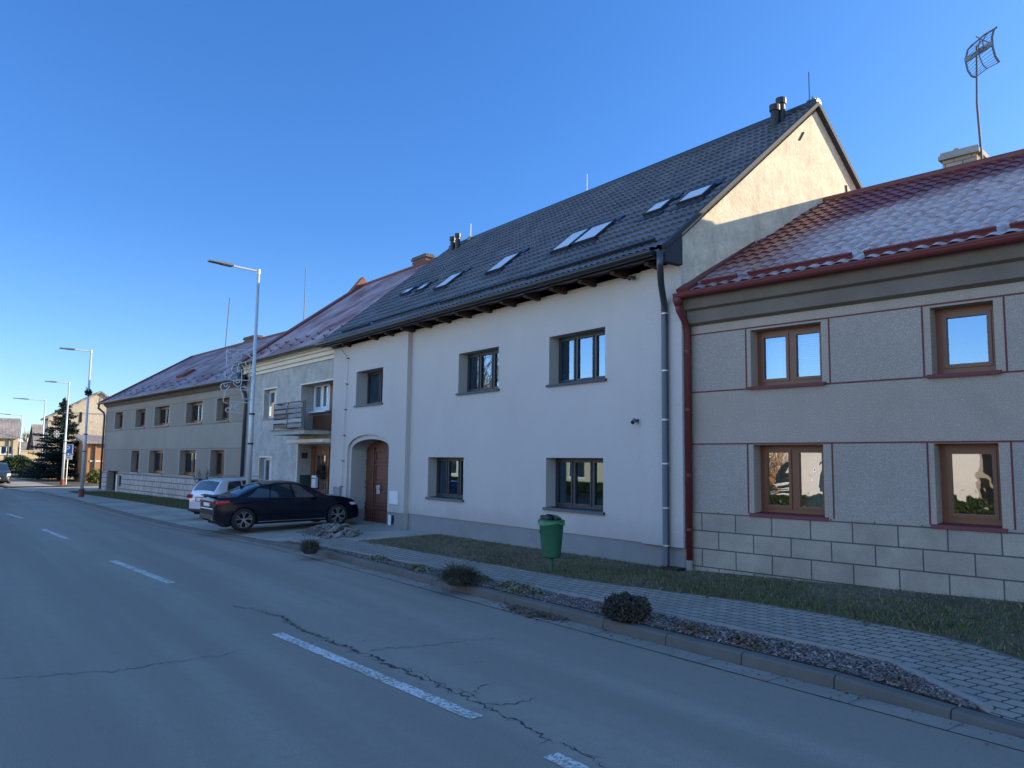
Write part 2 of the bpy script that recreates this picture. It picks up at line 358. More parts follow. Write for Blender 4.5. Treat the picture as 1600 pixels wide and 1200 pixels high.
# ------------------------------------------------------------------ ground
def lerp_tab(T):
    T = sorted(T)
    def f(x):
        if x <= T[0][0]: return T[0][1]
        for (a, b), (c, d) in zip(T, T[1:]):
            if x <= c: return b + (d-b)*(x-a)/(c-a)
        return T[-1][1]
    return f
yk = lerp_tab([(-140,1.5),(-90,2.6),(-60,3.9),(-50,4.72),(-40,5.28),(-28,5.55),(-24,5.8),(-20.5,6.25),(-18,6.55),(-15,6.66),(12,6.68)])     # kerb face
kh = lerp_tab([(-60,.07),(-26,.07),(-22,.05),(-18.5,.05),(-16.5,.12),(-4.0,.12),(-2.3,.045),(12,.03)])      # kerb height
yw = lerp_tab([(-60,7.0),(-51,7.9),(-31.2,10.0),(-23,10.2),(-8.7,10.2),(12,12.6)])           # building line
zw = lerp_tab([(-60,.06),(-50,.06),(-31,.13),(-23,.17),(-9,.24),(-4,.37),(12,.7)])
ybed = lerp_tab([(-17.8,6.82),(-17,6.85),(-15.6,6.92),(-13.7,7.02),(-11.7,7.12),(-8,7.3),(-3.85,7.38),(-2.75,6.82),(12,6.82)])
ypf = lerp_tab([(-60,5.6),(-48,6.2),(-36,7.3),(-29,7.8),(-24,7.9),(-18,7.98),(-16.5,8.05),(-12,8.2),(-9,8.35),(-6.5,8.72),(-4.9,8.72),(-3.7,8.6),(-2.9,8.3),(-2,7.9),(-1,7.75),(12,7.75)])
def gz(x, y):
    a, b = yk(x), yw(x); t = max(0, min(1.15, (y-a)/(b-a))); h = kh(x)
    return h + t*(zw(x)-h)
def strip(name, fa, fb, x0, x1, mat, dz=0., nx=160, ny=4, z=None):
    rows = []
    for i in range(nx+1):
        x = x0+(x1-x0)*i/nx; a, b = fa(x), fb(x)
        rows.append([(x, a+(b-a)*j/ny, (z if z is not None else gz(x, a+(b-a)*j/ny)+dz)) for j in range(ny+1)])
    return struct(MB().grid(rows).build(name, mat))
XL = -50.6
struct(MB().quad((-900,-900,-.06),(900,-900,-.06),(900,900,-.06),(-900,900,-.06)).build('ground', M['land']))
g = MB()
g.grid([[(x, yk(x)-7.6, 0), (x, yk(x)-3, 0), (x, yk(x)-.30, 0)] for x in [-140+i*2 for i in range(79)]])
struct(g.build('road', M['asphalt']))
# side street that leaves the road between the far house and the spruce
struct(MB().grid([[(-50.6+.0*k-.15*k, 4.45+k*1.0, .004+.012*k) for k in range(40)], [(-57.0-.15*k, 3.9+k*1.0, .004+.012*k) for k in range(40)]]).build('side_street', M['driveway']))
strip('gutter_strip', lambda x: yk(x)-.30, lambda x: yk(x)-.012, -50, 12, M['gutter'], z=.006)
# slab joints of the gutter strip and the kerb: kerb stones a metre long with real gaps
kb = MB(); x = 12.0
while x > -50:
    x1 = x-1.0; e = .006
    P = []
    for xx in (x-e, x1+e):
        k, h = yk(xx), kh(xx)
        P.append([(xx, k, -.03), (xx, k+.012, h-.02), (xx, k+.035, h), (xx, k+.15, h+.004), (xx, k+.15, -.03)])
    kb.grid(P); kb.add(P[0], [(0,1,2,3,4)]); kb.add(P[1], [(4,3,2,1,0)])
    x = x1
struct(kb.build('kerb', M['kerb']))
gj = MB(); x = 11.5
while x > -30:
    gj.quad((x,yk(x)-.30,.0085),(x+.012,yk(x)-.30,.0085),(x+.012,yk(x)-.015,.0085),(x,yk(x)-.015,.0085)); x -= .8
for i in range(300):
    x = 11-i*.14; y = yk(x)-.305; w = .002+.007*abs(math.sin(i*2.1)*math.sin(i*.37))
    x2 = x-.14; y2 = yk(x2)-.305
    if math.sin(i*.61)+math.sin(i*.173) > .35: gj.quad((x,y-w,.0085),(x,y+w,.0085),(x2,y2+w,.0085),(x2,y2-w,.0085))
struct(gj.build('gutter_joint', plain('gutter_joint_dirt', (.15,.145,.135), .95)))
strip('mulch_bed', lambda x: yk(x)+.15, ybed, -17.8, -2.75, M['soil'], .0, 120, 5)
strip('pavement', lambda x: max(ybed(x), yk(x)+.15) if x > -17.8 else yk(x)+.15, ypf, -17.8, 12, M['pavers'], .0, 200, 4)
strip('path', lambda x: yk(x)+.15, ypf, -48.5, -17.8, M['driveway'], .0, 80, 4)
strip('driveway', ypf, lambda x: yw(x)+1.2, -30.2, -16.6, M['driveway'], .0, 40, 4)
strip('turf_base', ypf, lambda x: yw(x)+.4, -16.6, 12, M['turf'], .0, 120, 6)
strip('turf_base', ypf, lambda x: yw(x)+.4, -48.5, -30.2, M['turf'], .0, 60, 6)
strip('forecourt', lambda x: yk(x)+.15, lambda x: yw(x)+1, -50.6, -48.5, M['driveway'], -.0, 4, 6)
eb = MB()                                                          # narrow concrete edging round the bed
def ribbon(mb, pts, w, h):
    for (a, b) in zip(pts, pts[1:]):
        a, b = Vector(a), Vector(b); d = (b-a).normalized(); n = Vector((-d.y, d.x, 0))*w/2
        mb.obox((a+b)/2+Vector((0,0,h/2-.03)), (b-a)/2, n, (0,0,h/2+.03))
ribbon(eb, [(x, ybed(x)+.02, gz(x, ybed(x))) for x in [-17.7+i*.7 for i in range(20)]+[-3.87]] + [(-2.78, 6.86, gz(-2.78,6.86))], .05, .045)
struct(eb.build('bed_edging', M['concrete']))
ee = MB(); ribbon(ee, [(x, ypf(x), gz(x, ypf(x))) for x in [-4.3+i*.4 for i in range(14)]], .04, .006)
struct(ee.build('pavement_edging', M['kerb']))
# painted centre line
for (a, b) in (((860,1180),None), ((433,990),(745,1122)), ((175,876),(267,911)), ((67,827),(105,842)), ((12,803),(35,810))):
    p = onz(*a); q = onz(*b) if b else p+Vector((3.0,.02,0))
    w = .07; d = (q-p).normalized(); n = Vector((-d.y, d.x, 0))*w; mm = MB(); N = 30
    mm.grid([[tuple(p+(q-p)*i/N - n + Vector((0,0,.004))), tuple(p+(q-p)*i/N + n + Vector((0,0,.004)))] for i in range(N+1)])
    struct(mm.build('road_marking', M['marking']))
# cracks
def crack(pts, w, seed, z=.003):
    rr = random.Random(seed); P = [onz(*p) for p in pts]; Q = []
    for a, b in zip(P, P[1:]):
        n = max(3, int((b-a).length/.035))
        for i in range(n): Q.append(a+(b-a)*i/n)
    Q.append(P[-1]); rows = []
    off = 0
    for i, q in enumerate(Q):
        off = off*.55 + rr.gauss(0, .026); t = i/len(Q)
        ww = w*(.15+rr.random()**1.6*1.5)*(.35+.65*math.sin(PI*min(1, .12+t*.9)))
        d = (Q[min(i+1,len(Q)-1)]-Q[max(i-1,0)]).normalized(); n = Vector((-d.y, d.x, 0))
        rows.append([tuple(q+n*(off-ww)+Vector((0,0,z))), tuple(q+n*(off+ww)+Vector((0,0,z)))])
    cm = MB().grid(rows)
    for i in range(2, len(Q)-2):                             # short hair cracks leaving the main one
        if rr.random() < .16:
            p = Q[i]; a = rr.uniform(0, 2*PI); ln = rr.uniform(.05, .22); e = Vector((math.cos(a), math.sin(a), 0)); m_ = p+e*ln*.5+Vector((rr.gauss(0,.02), rr.gauss(0,.02), 0)); n_ = Vector((-e.y, e.x, 0))*w*.22; zz = Vector((0,0,z+.0006))
            cm.add([p-n_+zz, p+n_+zz, m_+n_*.8+zz, m_-n_*.8+zz, p+e*ln+zz], [(0,1,2,3),(3,2,4)])
    struct(cm.build('road_crack', M['crack']))
MAIN = [(360,947),(400,954),(440,964),(480,990),(520,1003),(560,1018),(600,1035),(640,1052),(680,1072),(720,1086),(760,1106),(800,1126),(850,1150),(900,1172),(935,1192),(980,1215)]
crack(MAIN, .015, 1); crack([(x+random.uniform(-8,8), y+random.uniform(-2,3)) for x, y in MAIN[1:9]], .006, 2)
crack([(x+random.uniform(-4,10), y+random.uniform(-3,3)) for x, y in MAIN[6:11]], .007, 12)
crack([(0,1062),(60,1056),(100,1052),(180,1048),(240,1039),(300,1031),(340,1026),(390,1014)], .006, 3)
crack([(577,1019),(600,1013),(650,1011),(700,1005),(735,1000),(790,998)], .006, 4)
crack([(730,1088),(745,1075),(772,1066)], .006, 5); crack([(757,1102),(790,1101),(815,1098),(842,1092)], .008, 6)
crack([(700,1040),(730,1036),(755,1032)], .004, 7); crack([(560,1003),(590,1000)], .004, 9); crack([(520,1003),(505,994),(480,988)], .006, 8)

# scatter: mulch chips, grass, dead leaves
def chips(name, n, rx, fy, size, mat, flat=.45, lift=.012):
    mb = MB(); rr = random.Random(11)
    for i in range(n):
        x = rr.uniform(*rx); a, b = fy(x)
        if b-a < .03: continue
        y = rr.uniform(a, b); z = gz(x, y)+rr.uniform(.002, lift)
        l = size*rr.uniform(.5, 1.5); w = l*rr.uniform(.2, .45); an = rr.uniform(0, PI); ti = rr.uniform(-flat, flat); tj = rr.uniform(-flat, flat)
        d = Vector((math.cos(an), math.sin(an), ti)).normalized(); e = Vector((-math.sin(an), math.cos(an), tj))
        mb.obox((x, y, z), d*l/2, e*w/2, d.cross(e)*.004)
    return struct(mb.build(name, mat, fix=False), 'stuff')
tag(chips('bark_mulch', 17000, (-17.7,-2.8), lambda x: (yk(x)+.17, ybed(x)-.02), .038, M['chips'], .5, .02), 'grey brown bark mulch covering the narrow bed behind the kerb', 'mulch', kind='stuff')
def blades(mb, rr, x, y, z, h, w, lean=.6):
    a = rr.uniform(0, 2*PI); l = rr.uniform(0, lean)*h; b = rr.uniform(0, PI)
    dx, dy = math.cos(b)*w, math.sin(b)*w
    mb.add([(x-dx, y-dy, z), (x+dx, y+dy, z), (x+math.cos(a)*l, y+math.sin(a)*l, z+h)], [(0,1,2)])
def lawn(name, n, rx, fy, h, mat, dens, seed):
    mb = MB(); rr = random.Random(seed)
    from mathutils import noise as mn
    for i in range(n):
        x = rr.uniform(*rx); a, b = fy(x); y = rr.uniform(a, b)
        d = dens(x, y, mn.noise(Vector((x*.8, y*1.4, seed))), rr.random())
        if d <= 0: continue
        blades(mb, rr, x, y, gz(x, y)-.004, h*rr.uniform(.5, 1.4)*d, .006+.004*rr.random(), 1.1)
    return struct(mb.build(name, mat, fix=False), 'stuff')
fy = lambda x: (ypf(x)+.02, yw(x)+.05)
green = lerp_tab([(-16.6,.12),(-12,.2),(-9.5,.6),(-7,1.),(12,1.)])
tag(lawn('grass', 62000, (-16.6,3.), fy, .05, M['grass'], lambda x, y, n, r: 1 if r < green(x)*(.55+n)*(1.25-1.0*(y-ypf(x))/(yw(x)-ypf(x))) else 0, 3), 'short green grass strip between the paved footpath and the two nearer houses', 'grass', kind='stuff')
tag(lawn('dry_grass', 26000, (-16.6,3.), fy, .04, M['dry_grass'], lambda x, y, n, r: 1 if r < .35-.4*n else 0, 5), 'dry straw coloured grass thinning out below the grey facade', 'grass', kind='stuff')
tag(lawn('verge_grass', 20000, (-48.5,-30.2), lambda x: (ypf(x), yw(x)-.1), .08, M['grass'], lambda x, y, n, r: 1 if r < .7+.5*n else 0, 8), 'patchy grass strip under the block plinth of the farthest long house', 'grass', kind='stuff')
pc = onz(818, 962); lp = MB(); rr = random.Random(4)
for i in range(420):
    x = pc.x+rr.gauss(0, .26); y = min(yk(x)-.02, yk(x)-abs(rr.gauss(0, .13))); l = rr.uniform(.015, .04); an = rr.uniform(0, 2*PI)
    d = Vector((math.cos(an), math.sin(an), rr.uniform(-.5,.5))); e = Vector((-math.sin(an), math.cos(an), rr.uniform(-.5,.5)))
    lp.obox((x, y, .012+rr.random()*.02), d*l, e*l*.4, (0,0,.002))
tag(lp.build('leaf_litter', M['dead_leaf'], fix=False), 'small heap of dead leaves and twigs in the gutter against the kerb', 'leaves', kind='stuff')
gg = MB(); rr = random.Random(17)
for i in range(420):
    x = rr.uniform(-19, 2); y = yk(x)-.02-abs(rr.gauss(0, .12))-(.25 if rr.random() < .2 else 0); l = rr.uniform(.004, .014); an = rr.uniform(0, PI)
    d = Vector((math.cos(an), math.sin(an), 0)); gg.obox((x, y, .012+l*.2), d*l, Vector((-d.y, d.x, 0))*l*rr.uniform(.3,.8), (0,0,l*.25))
tag(gg.build('gutter_grit', M['chips'], fix=False), 'scattered grit and bark bits lying along the gutter beside the kerb', 'grit', kind='stuff')
gl_ = MB()
for i in range(700):
    x = rr.uniform(-16.4, 2.5); a_, b_ = ypf(x), yw(x); y = a_+(b_-a_)*rr.random()**1.3-rr.random()*.25; l = rr.uniform(.012, .04); an = rr.uniform(0, 2*PI)
    d = Vector((math.cos(an), math.sin(an), rr.uniform(-.4,.4))); e = Vector((-math.sin(an), math.cos(an), rr.uniform(-.4,.4))); gl_.obox((x, y, gz(x, y)+.012+rr.random()*.03), d*l, e*l*.45, (0,0,.0015))
tag(gl_.build('fallen_leaves', M['dead_leaf'], fix=False), 'thin scatter of fallen brown leaves over the grass strip and the footpath edge', 'leaves', kind='stuff')
# ------------------------------------------------------------------ house helpers
def fr(v): return lambda a, b: (a, v, b)
def rect(u0, u1, z0, z1): return [(u0,z0),(u1,z0),(u1,z1),(u0,z1)]
def window(par, u0, u1, z0, z1, v, splits, fm, gl, fw=.06, sill=None, so=-.04, curtains=None, name='window', sill_over=.05, sash=True, label=None):
    """frame mesh set at depth v; child pane and sill. splits: fractions where mullions stand"""
    m = MB(); d = .07; h0 = z0+.0
    m.box(u0, v, h0, u0+fw, v+d, z1); m.box(u1-fw, v, h0, u1, v+d, z1)
    m.box(u0+fw, v, z1-fw, u1-fw, v+d, z1); m.box(u0+fw, v, h0, u1-fw, v+d, h0+fw)
    e = [0]+list(splits)+[1]; W = u1-u0; gm = MB()
    for s in splits: m.box(u0+W*s-fw*.55, v+.002, h0+fw, u0+W*s+fw*.55, v+d-.002, z1-fw)
    for a, b in zip(e, e[1:]):
        x0 = u0+W*a+(fw if a == 0 else fw*.55); x1 = u0+W*b-(fw if b == 1 else fw*.55); q = fw*.6 if sash else 0
        if sash:
            for (p0, p1, r0, r1) in ((x0,x0+q,h0+fw,z1-fw),(x1-q,x1,h0+fw,z1-fw),(x0+q,x1-q,z1-fw-q,z1-fw),(x0+q,x1-q,h0+fw,h0+fw+q)):
                m.box(p0, v-.016, r0, p1, v+d-.012, r1)
        t = random.uniform(-.0012, .0012)
        gm.quad((x0+q, v+.02+t, h0+fw+q), (x1-q, v+.02-t, h0+fw+q), (x1-q, v+.02-t, z1-fw-q), (x0+q, v+.02+t, z1-fw-q))
    w = m.build(name, fm, par)
    if label: w['label'] = label
    gm.build('pane', gl, w, fix=False)
    if sill:
        sm = MB(); s0 = sill_over
        sm.add([(u0-s0,so-.015,z0-.06),(u1+s0,so-.015,z0-.06),(u1+s0,so,z0-.01),(u0-s0,so,z0-.01),(u0-s0,v+.01,z0-.03),(u1+s0,v+.01,z0-.03),(u1+s0,v+.01,z0+.012),(u0-s0,v+.01,z0+.012)],
               [(0,1,2,3),(3,2,6,7),(0,4,5,1),(0,3,7,4),(1,5,6,2)])
        sm.build('sill', sill, w)
    for kind, a, b in (curtains or []):
        x0, x1 = u0+W*a, u0+W*b
        if kind == 'curtain':
            N = 40; rows = [[(x0+(x1-x0)*i/N, v+.22+.025*math.sin(i*1.7)+.012*math.sin(i*.9), zz) for i in range(N+1)] for zz in (z0+.05, z1-.05)]
            MB().grid(rows).build('curtain', M['curtain'], w, smooth=True)
        else:
            bm = MB(); zz = z0+.07
            while zz < z1-.07: bm.quad((x0,v+.12,zz),(x1,v+.12,zz),(x1,v+.155,zz+.026),(x0,v+.155,zz+.026)); zz += .034
            bm.build('blind', M['blind'], w)
    return w
def tile_roof(par, name, mat, u0, u1, e, r, wave=.165, course=.32, amp=.038, step=.038, skew=None):
    """profiled tile metal: rounded ribs and stepped courses. e, r: (v, z) of eave and ridge"""
    L = math.hypot(r[0]-e[0], r[1]-e[1]); dv, dz = (r[0]-e[0])/L, (r[1]-e[1])/L; nv, nz = -dz, dv
    nu = int(round((u1-u0)/wave))*6; rows = []; k = 0; s = 0
    prof = [0, .55, .95, 1, .8, .3]
    while s < L-.01:
        for f in (0., .5, .985):
            ss = min(L, s+course*f); rows.append((ss, step*(1-f))); 
        s += course
    rows.append((L, .0))
    G = []
    for j, (ss, h) in enumerate(rows):
        row = []
        for i in range(nu+1):
            a = amp*prof[i % 6]
            dd = -.018*prof[i % 6] if h > .01 else 0
            row.append((u0+(u1-u0)*i/nu, e[0]+dv*(ss+dd)+nv*(h+a), e[1]+dz*(ss+dd)+nz*(h+a)))
        G.append(row)
    return MB().grid(G).build(name, mat, par, fix=False)
def roof_frame(e, r):
    L = math.hypot(r[0]-e[0], r[1]-e[1]); d = Vector((0, (r[0]-e[0])/L, (r[1]-e[1])/L)); n = Vector((0, -d.z, d.y)); return d, n, L
def half_gutter(par, u0, u1, v, z, r, mat, name='gutter'):
    n = 8; P = []
    for k in range(n+1):
        a = PI*k/n; P.append((v+math.cos(a)*r, z-math.sin(a)*r))
    m = MB(); m.grid([[(u0,)+p for p in P], [(u1,)+p for p in P]]); m.grid([[(u0, v+(p[0]-v)*.9, z+(p[1]-z)*.9) for p in P], [(u1, v+(p[0]-v)*.9, z+(p[1]-z)*.9) for p in P]])
    m.add([(u0,)+p for p in P], [tuple(range(n+1))]); m.add([(u1,)+p for p in P], [tuple(range(n, -1, -1))])
    m.tube([(u0, v-r, z+.004), (u1, v-r, z+.004)], .012, 6)
    return m.build(name, mat, par)

def depth(P, px, u):                                     # how far in a vertical edge at u has to lie to be seen at px
    lo, hi = -.5, 3.
    for _ in range(40):
        m_ = (lo+hi)/2
        if P.uz(px, 680, m_)[0] > u: lo = m_
        else: hi = m_
    return lo
# ------------------------------------------------------------------ 1. the grey house in the middle
PM = Plane(-8.72, 10.2, 0)
H1 = thing('grey_house', 'light grey rendered house with a dark tiled roof, skylights and an arched gateway', 'house', (-8.72, 10.2, 0), 0)
UL = PM.uz(525, 640)[0]; UJ = PM.uz(640, 700)[0]; PRD = -.13
ZT = 5.50
def px_rect(P, x0, y0, x1, y1, x2, y2, x3, y3, v):
    q = [P.uz(*p, v) for p in ((x0,y0),(x1,y1),(x2,y2),(x3,y3))]
    return ((q[0][0]+q[3][0])/2, (q[1][0]+q[2][0])/2, (q[2][1]+q[3][1])/2, (q[0][1]+q[1][1])/2)
Wm = {'w2': px_rect(PM,717,553,780,541,778,610,716,615,0), 'w3': px_rect(PM,858,525,946,512,945,594,858,602,0),
      'l2': px_rect(PM,669,715,725,714,723,781,668,779,0), 'l3': px_rect(PM,853,715,943,716,942,800,853,796,0)}
w1 = px_rect(PM,557,580,598,575,598,630,556,635,PRD)
# gateway outline in the forward part of the facade
aL = PM.uz(541, 760, PRD)[0]; aR = PM.uz(606, 760, PRD)[0]; aT = PM.uz(574, 679, PRD)[1]; aS = PM.uz(606, 703, PRD)[1]
def arch(l, r, s, t, zb, n=18):
    c = (l+r)/2; w = (r-l)/2
    return [(l, zb), (r, zb)] + [(c+w*math.cos(PI*k/n), s+(t-s)*math.sin(PI*k/n)**.85) for k in range(n+1)]
A1 = arch(aL, aR, aS, aT, .0); A2 = arch(aL+.14, aR-.02, aS-.02, aT-.13, .0)
PL0 = .62
DP = .26                                          # depth of the window reveals
wb = MB()
wb.mat(0).sheet(rect(UJ, 0, PL0, ZT), [rect(*Wm[k]) for k in Wm], fr(0))
wb.sheet([(UL,PL0),(aL,PL0)]+[A1[-1]][:0]+list(reversed(A1[2:]))+[(aR,PL0),(UJ,PL0),(UJ,ZT),(UL,ZT)], [rect(*w1)], fr(PRD))
wb.quad((UJ,PRD,.05),(UJ,0,.05),(UJ,0,ZT),(UJ,PRD,ZT))
wb.box(-.95,-.05,PL0-.01,0,-.0,ZT)
wb.sheet(A1, [A2], fr(PRD+.07)); wb.reveal(A1, fr(PRD), fr(PRD+.07))
wb.mat(1)
for k in Wm: wb.reveal(rect(*Wm[k]), fr(0), fr(DP))
wb.reveal(rect(*w1), fr(PRD), fr(DP-.02)); wb.reveal(A2, fr(PRD+.07), fr(1.3))
# rest of the shell
GV, GZ = 4.30, 9.60; RV, RZ = 8.75, 5.65
wb.mat(0).quad((UL,9.0,.0),(0,9.0,.0),(0,9.0,5.4),(UL,9.0,5.4)); wb.quad((UL,PRD,.0),(UL,9,.0),(UL,9,5.4),(UL,PRD,ZT))
wb.build('wall', [M['facade'], M['reveal']], H1)
gm = MB()
gp = [(0,.0),(9.0,.0),(9.0,5.35),(GV,GZ-.06),(-.06,5.97),(-.06,5.3),(0,5.2)]
gm.add([(-.03, v, z) for v, z in gp], [tuple(range(len(gp)))]); gm.build('gable_wall', M['gable'], H1)
gm = MB(); gm.add([(UL+.05, v, z) for v, z in gp], [tuple(range(len(gp)))]); gm.build('gable_wall', M['gable'], H1)
pl = MB()
pl.box(UJ+.002, .022, .0, -.002, .3, PL0); pl.box(aR+.001, PRD+.022, .0, UJ-.002, .3, PL0); pl.box(UL, PRD+.022, .0, aL-.001, .3, PL0)
pl.quad((aL+.141,PRD+.072,.0),(aL+.141,1.25,.0),(aL+.141,1.25,.55),(aL+.141,PRD+.072,.55))
pl.build('plinth', M['plinth'], H1)
hk = MB()                                       # faint iron cramps in the gable
for px, py, l in ((1252,213,.5), (1322,296,.4)):
    v, z = PM.vz(px, py, -.03); hk = MB(); hk.obox((-.02, v, z), (.012,0,0), (0,.018,.0), (0,l*.16*(1 if l > .45 else -.15),l*.22)); hk.build('wall_cramp', M['iron'], H1)
# windows of the grey house
def gwin(r, n, v, fm='anthracite', **k):
    window(H1, r[0], r[1], r[2]+.03, r[3], v, [i/n for i in range(1, n)], M[fm], M['glass'], .055, M['anthracite'], **k)
gwin(Wm['w2'], 3, DP); gwin(Wm['w3'], 3, DP); gwin(Wm['l2'], 3, DP); gwin(Wm['l3'], 3, DP); gwin(w1, 2, DP-.02, so=PRD-.04)
# gate
dv = depth(PM, 574, aL+.14)
print('gate depth', dv)
gt = MB(); c0 = aL-.3; gt.add([(u, dv, z) for u, z in arch(aL+.02, aR+.1, aS, aT-.1, .02)], [tuple(range(21))])
wd = aR-aL
def panel(m, u0, u1, z0, z1, v, t=.03, b=.05):
    m.box(u0, v-t, z0, u1, v, z0+b); m.box(u0, v-t, z1-b, u1, v, z1); m.box(u0, v-t, z0+b, u0+b, v, z1-b); m.box(u1-b, v-t, z0+b, u1, v, z1-b)
    m.box(u0+b*2, v-t*.6, z0+b*2, u1-b*2, v, z1-b*2)
for a, b in ((.03,.24),(.29,.97)):
    for z0, z1 in ((.2,.62),(.68,1.22),(1.34,1.9),(1.96,2.3)): panel(gt, aL+wd*a, aL+wd*b, z0, z1, dv-.002)
gt.box(aL+wd*.25, dv-.06, .06, aL+wd*.28, dv-.001, 2.4)
gate = gt.build('gate', M['door_red'], H1)
hd = MB(); hd.box(aL+wd*.36, dv-.05, 1.02, aL+wd*.44, dv-.033, 1.28); hd.tube([(aL+wd*.40, dv-.05, 1.2), (aL+wd*.40, dv-.1, 1.2), (aL+wd*.46, dv-.1, 1.2)], .012, 6)
hd.build('handle', M['clip'], gate)
# roof
E1 = (-.50, 5.66); RG = (GV, GZ+.02); d1, n1, L1 = roof_frame(E1, RG)
UR0, UR1 = UL-.22, .03
rf = tile_roof(H1, 'roof', M['tile_dark'], UR0, UR1, E1, RG)
bk = MB(); bk.quad((UR0,GV,GZ),(UR1,GV,GZ),(UR1,9.4,5.0),(UR0,9.4,5.0)); bk.quad((UR0,E1[0]+.05,E1[1]-.07),(UR1,E1[0]+.05,E1[1]-.07),(UR1,GV,GZ-.08),(UR0,GV,GZ-.08))
bk.build('roof_underside', M['dark_metal'], H1)
rc = MB(); rc.tube([(UR0-.02, GV, GZ+.05), (UR1+.03, GV, GZ+.05)], .10, 10); rc.build('ridge_cap', M['dark_metal'], H1)
vg = MB()
for u in (UR0, UR1):
    p0 = Vector((u, E1[0], E1[1])); p1 = Vector((u, RG[0], RG[1]))
    vg.obox((p0+p1)/2+n1*.02, (.05,0,0), d1*(L1/2), n1*.035)
q0 = Vector((UR1, GV, GZ)); q1 = Vector((UR1, 9.4, 5.0)); dd = (q1-q0).normalized(); vg.obox((q0+q1)/2, (.05,0,0), dd*((q1-q0).length/2), Vector((0, dd.z*-1, dd.y))*.04)
vg.add([(u_, v_, z_) for u_ in (UR1-.10, UR1+.02) for v_, z_ in ((-.50,5.42),(-.065,5.42),(-.065,5.98),(-.50,5.62))], [(0,1,2,3),(7,6,5,4),(0,4,5,1),(1,5,6,2),(2,6,7,3),(3,7,4,0)])                                  # boxed eaves end
vg.build('verge_flashing', M['verge'], H1)
so = MB(); so.box(UR0, -.50, 5.52, UR1-.12, -.47, 5.66); so.quad((UR0,-.47,5.53),(UR1-.12,-.47,5.53),(UR1-.12,0,5.62),(UR0,0,5.62)); so.build('fascia', M['dark_metal'], H1)
half_gutter(H1, UR0-.03, UR1-.16, -.60, 5.62, .085, M['dark_metal'])
for px, py in ((537,541),(579,529),(603.5,523),(629,516),(655,510),(684.5,500),(716,492),(747.5,484),(785,473),(822,462),(863,456),(908,444),(958,433),(1012,417)):
    u, z = PM.uz(px, py, -.36); vv = PRD if u < UJ else 0
    MB().add([(u-.05,-.40,5.54),(u+.05,-.40,5.54),(u+.05,-.40,5.47),(u-.05,-.40,5.47),(u-.05,vv-.001,5.60),(u+.05,vv-.001,5.60),(u+.05,vv-.001,5.44),(u-.05,vv-.001,5.44)],
             [(0,1,2,3),(0,4,5,1),(3,2,6,7),(0,3,7,4),(1,5,6,2)]).build('rafter_end', M['rafter'], H1)
p0r = (0, E1[0], E1[1])
def on_roof(P, px, py, p0, n, lift=0): return P.hit(px, py, Vector(p0)+n*lift, n)
def sloc(p): return p.x, (Vector((0, p.y, p.z))-Vector((0, E1[0], E1[1]))).dot(d1)
for (bl, tr, w) in (((626,460),(644,450),.62),((650,454),(672,442),.66),((679,451),(723,425),.78),((760,426),(812,395),.78),((862,393),(921,357),.78),((896,381),(959,345),.78),((1008,334),(1049,311),.70),((1060,317),(1101,293),.70)):
    u0, s0 = sloc(on_roof(PM, *bl, p0r, n1, .10)); u1, s1 = sloc(on_roof(PM, *tr, p0r, n1, .10))
    if u1-u0 < .4: u1 = u0+w*.8
    def rp(u, s, h): return Vector((u, E1[0], E1[1]))+d1*s+n1*h
    fm = MB(); b = .04
    for (a0, a1, b0, b1) in ((u0-b,u0,s0-b,s1+b),(u1,u1+b,s0-b,s1+b),(u0,u1,s0-b,s0),(u0,u1,s1,s1+b)):
        fm.obox(rp((a0+a1)/2, (b0+b1)/2, .07), ((a1-a0)/2,0,0), d1*((b1-b0)/2), n1*.05)
    fm.obox(rp((u0+u1)/2, s1+b+.12, .03), ((u1-u0)/2+.12,0,0), d1*.12, n1*.05)
    fm.obox(rp((u0+u1)/2, s0-b-.10, .025), ((u1-u0)/2+.12,0,0), d1*.10, n1*.04)
    f = fm.build('skylight', M['dark_metal'], H1)
    MB().quad(rp(u0,s0,.112), rp(u1,s0,.112), rp(u1,s1,.112), rp(u0,s1,.112)).build('pane', M['skylight_glass'], f, fix=False)
def snow_bars(P, H, segs, p0, n, d, mat, hh=.11, lift=.07):
    for a, b in segs:
        A = on_roof(P, *a, p0, n, lift); B = on_roof(P, *b, p0, n, lift); s = (A.y+B.y)/2; z = (A.z+B.z)/2
        m = MB(); m.obox(Vector(((A.x+B.x)/2, s, z)), ((B.x-A.x)/2,0,0), n*hh*.5, d*.012); m.obox(Vector(((A.x+B.x)/2, s, z))+n*hh*.5, ((B.x-A.x)/2,0,0), d*.03, n*.01)
        u = A.x+.05
        while u < B.x: m.obox((u, s+d.y*.06, z+d.z*.06-.02), (.012,0,0), d*.07, n*.06); u += .55
        m.build('snow_guard', mat, H)
snow_bars(PM, H1, (((536,519),(578,507)),((588,500),(682,477)),((693,470),(818,439)),((826,432),(1020,380))), p0r, n1, d1, M['dark_metal'], .09, .06)
for px, py, h in ((1211,201,.30),(1221,193,.34),(707,393,.30),(715,390,.34)):
    p = on_roof(PM, px, py, p0r, n1, 0); m = MB(); hh = h+.22
    m.lathe([(.085,-.2),(.085,hh-.14),(.11,hh-.13),(.11,hh)], p, 12); m.build('flue_pipe', M['black'], H1)
for px, y0, y1, mt in ((735,381,350,'chalk_rod'),(917,312,272,'chalk_rod'),(1265,165,112,'rod')):
    u, z = PM.uz(px, y0, GV); z2 = PM.uz(px, y1, GV)[1]
    MB().tube([(u, GV, GZ), (u, GV, z2)], .012, 6).build('lightning_rod', M[mt], H1)
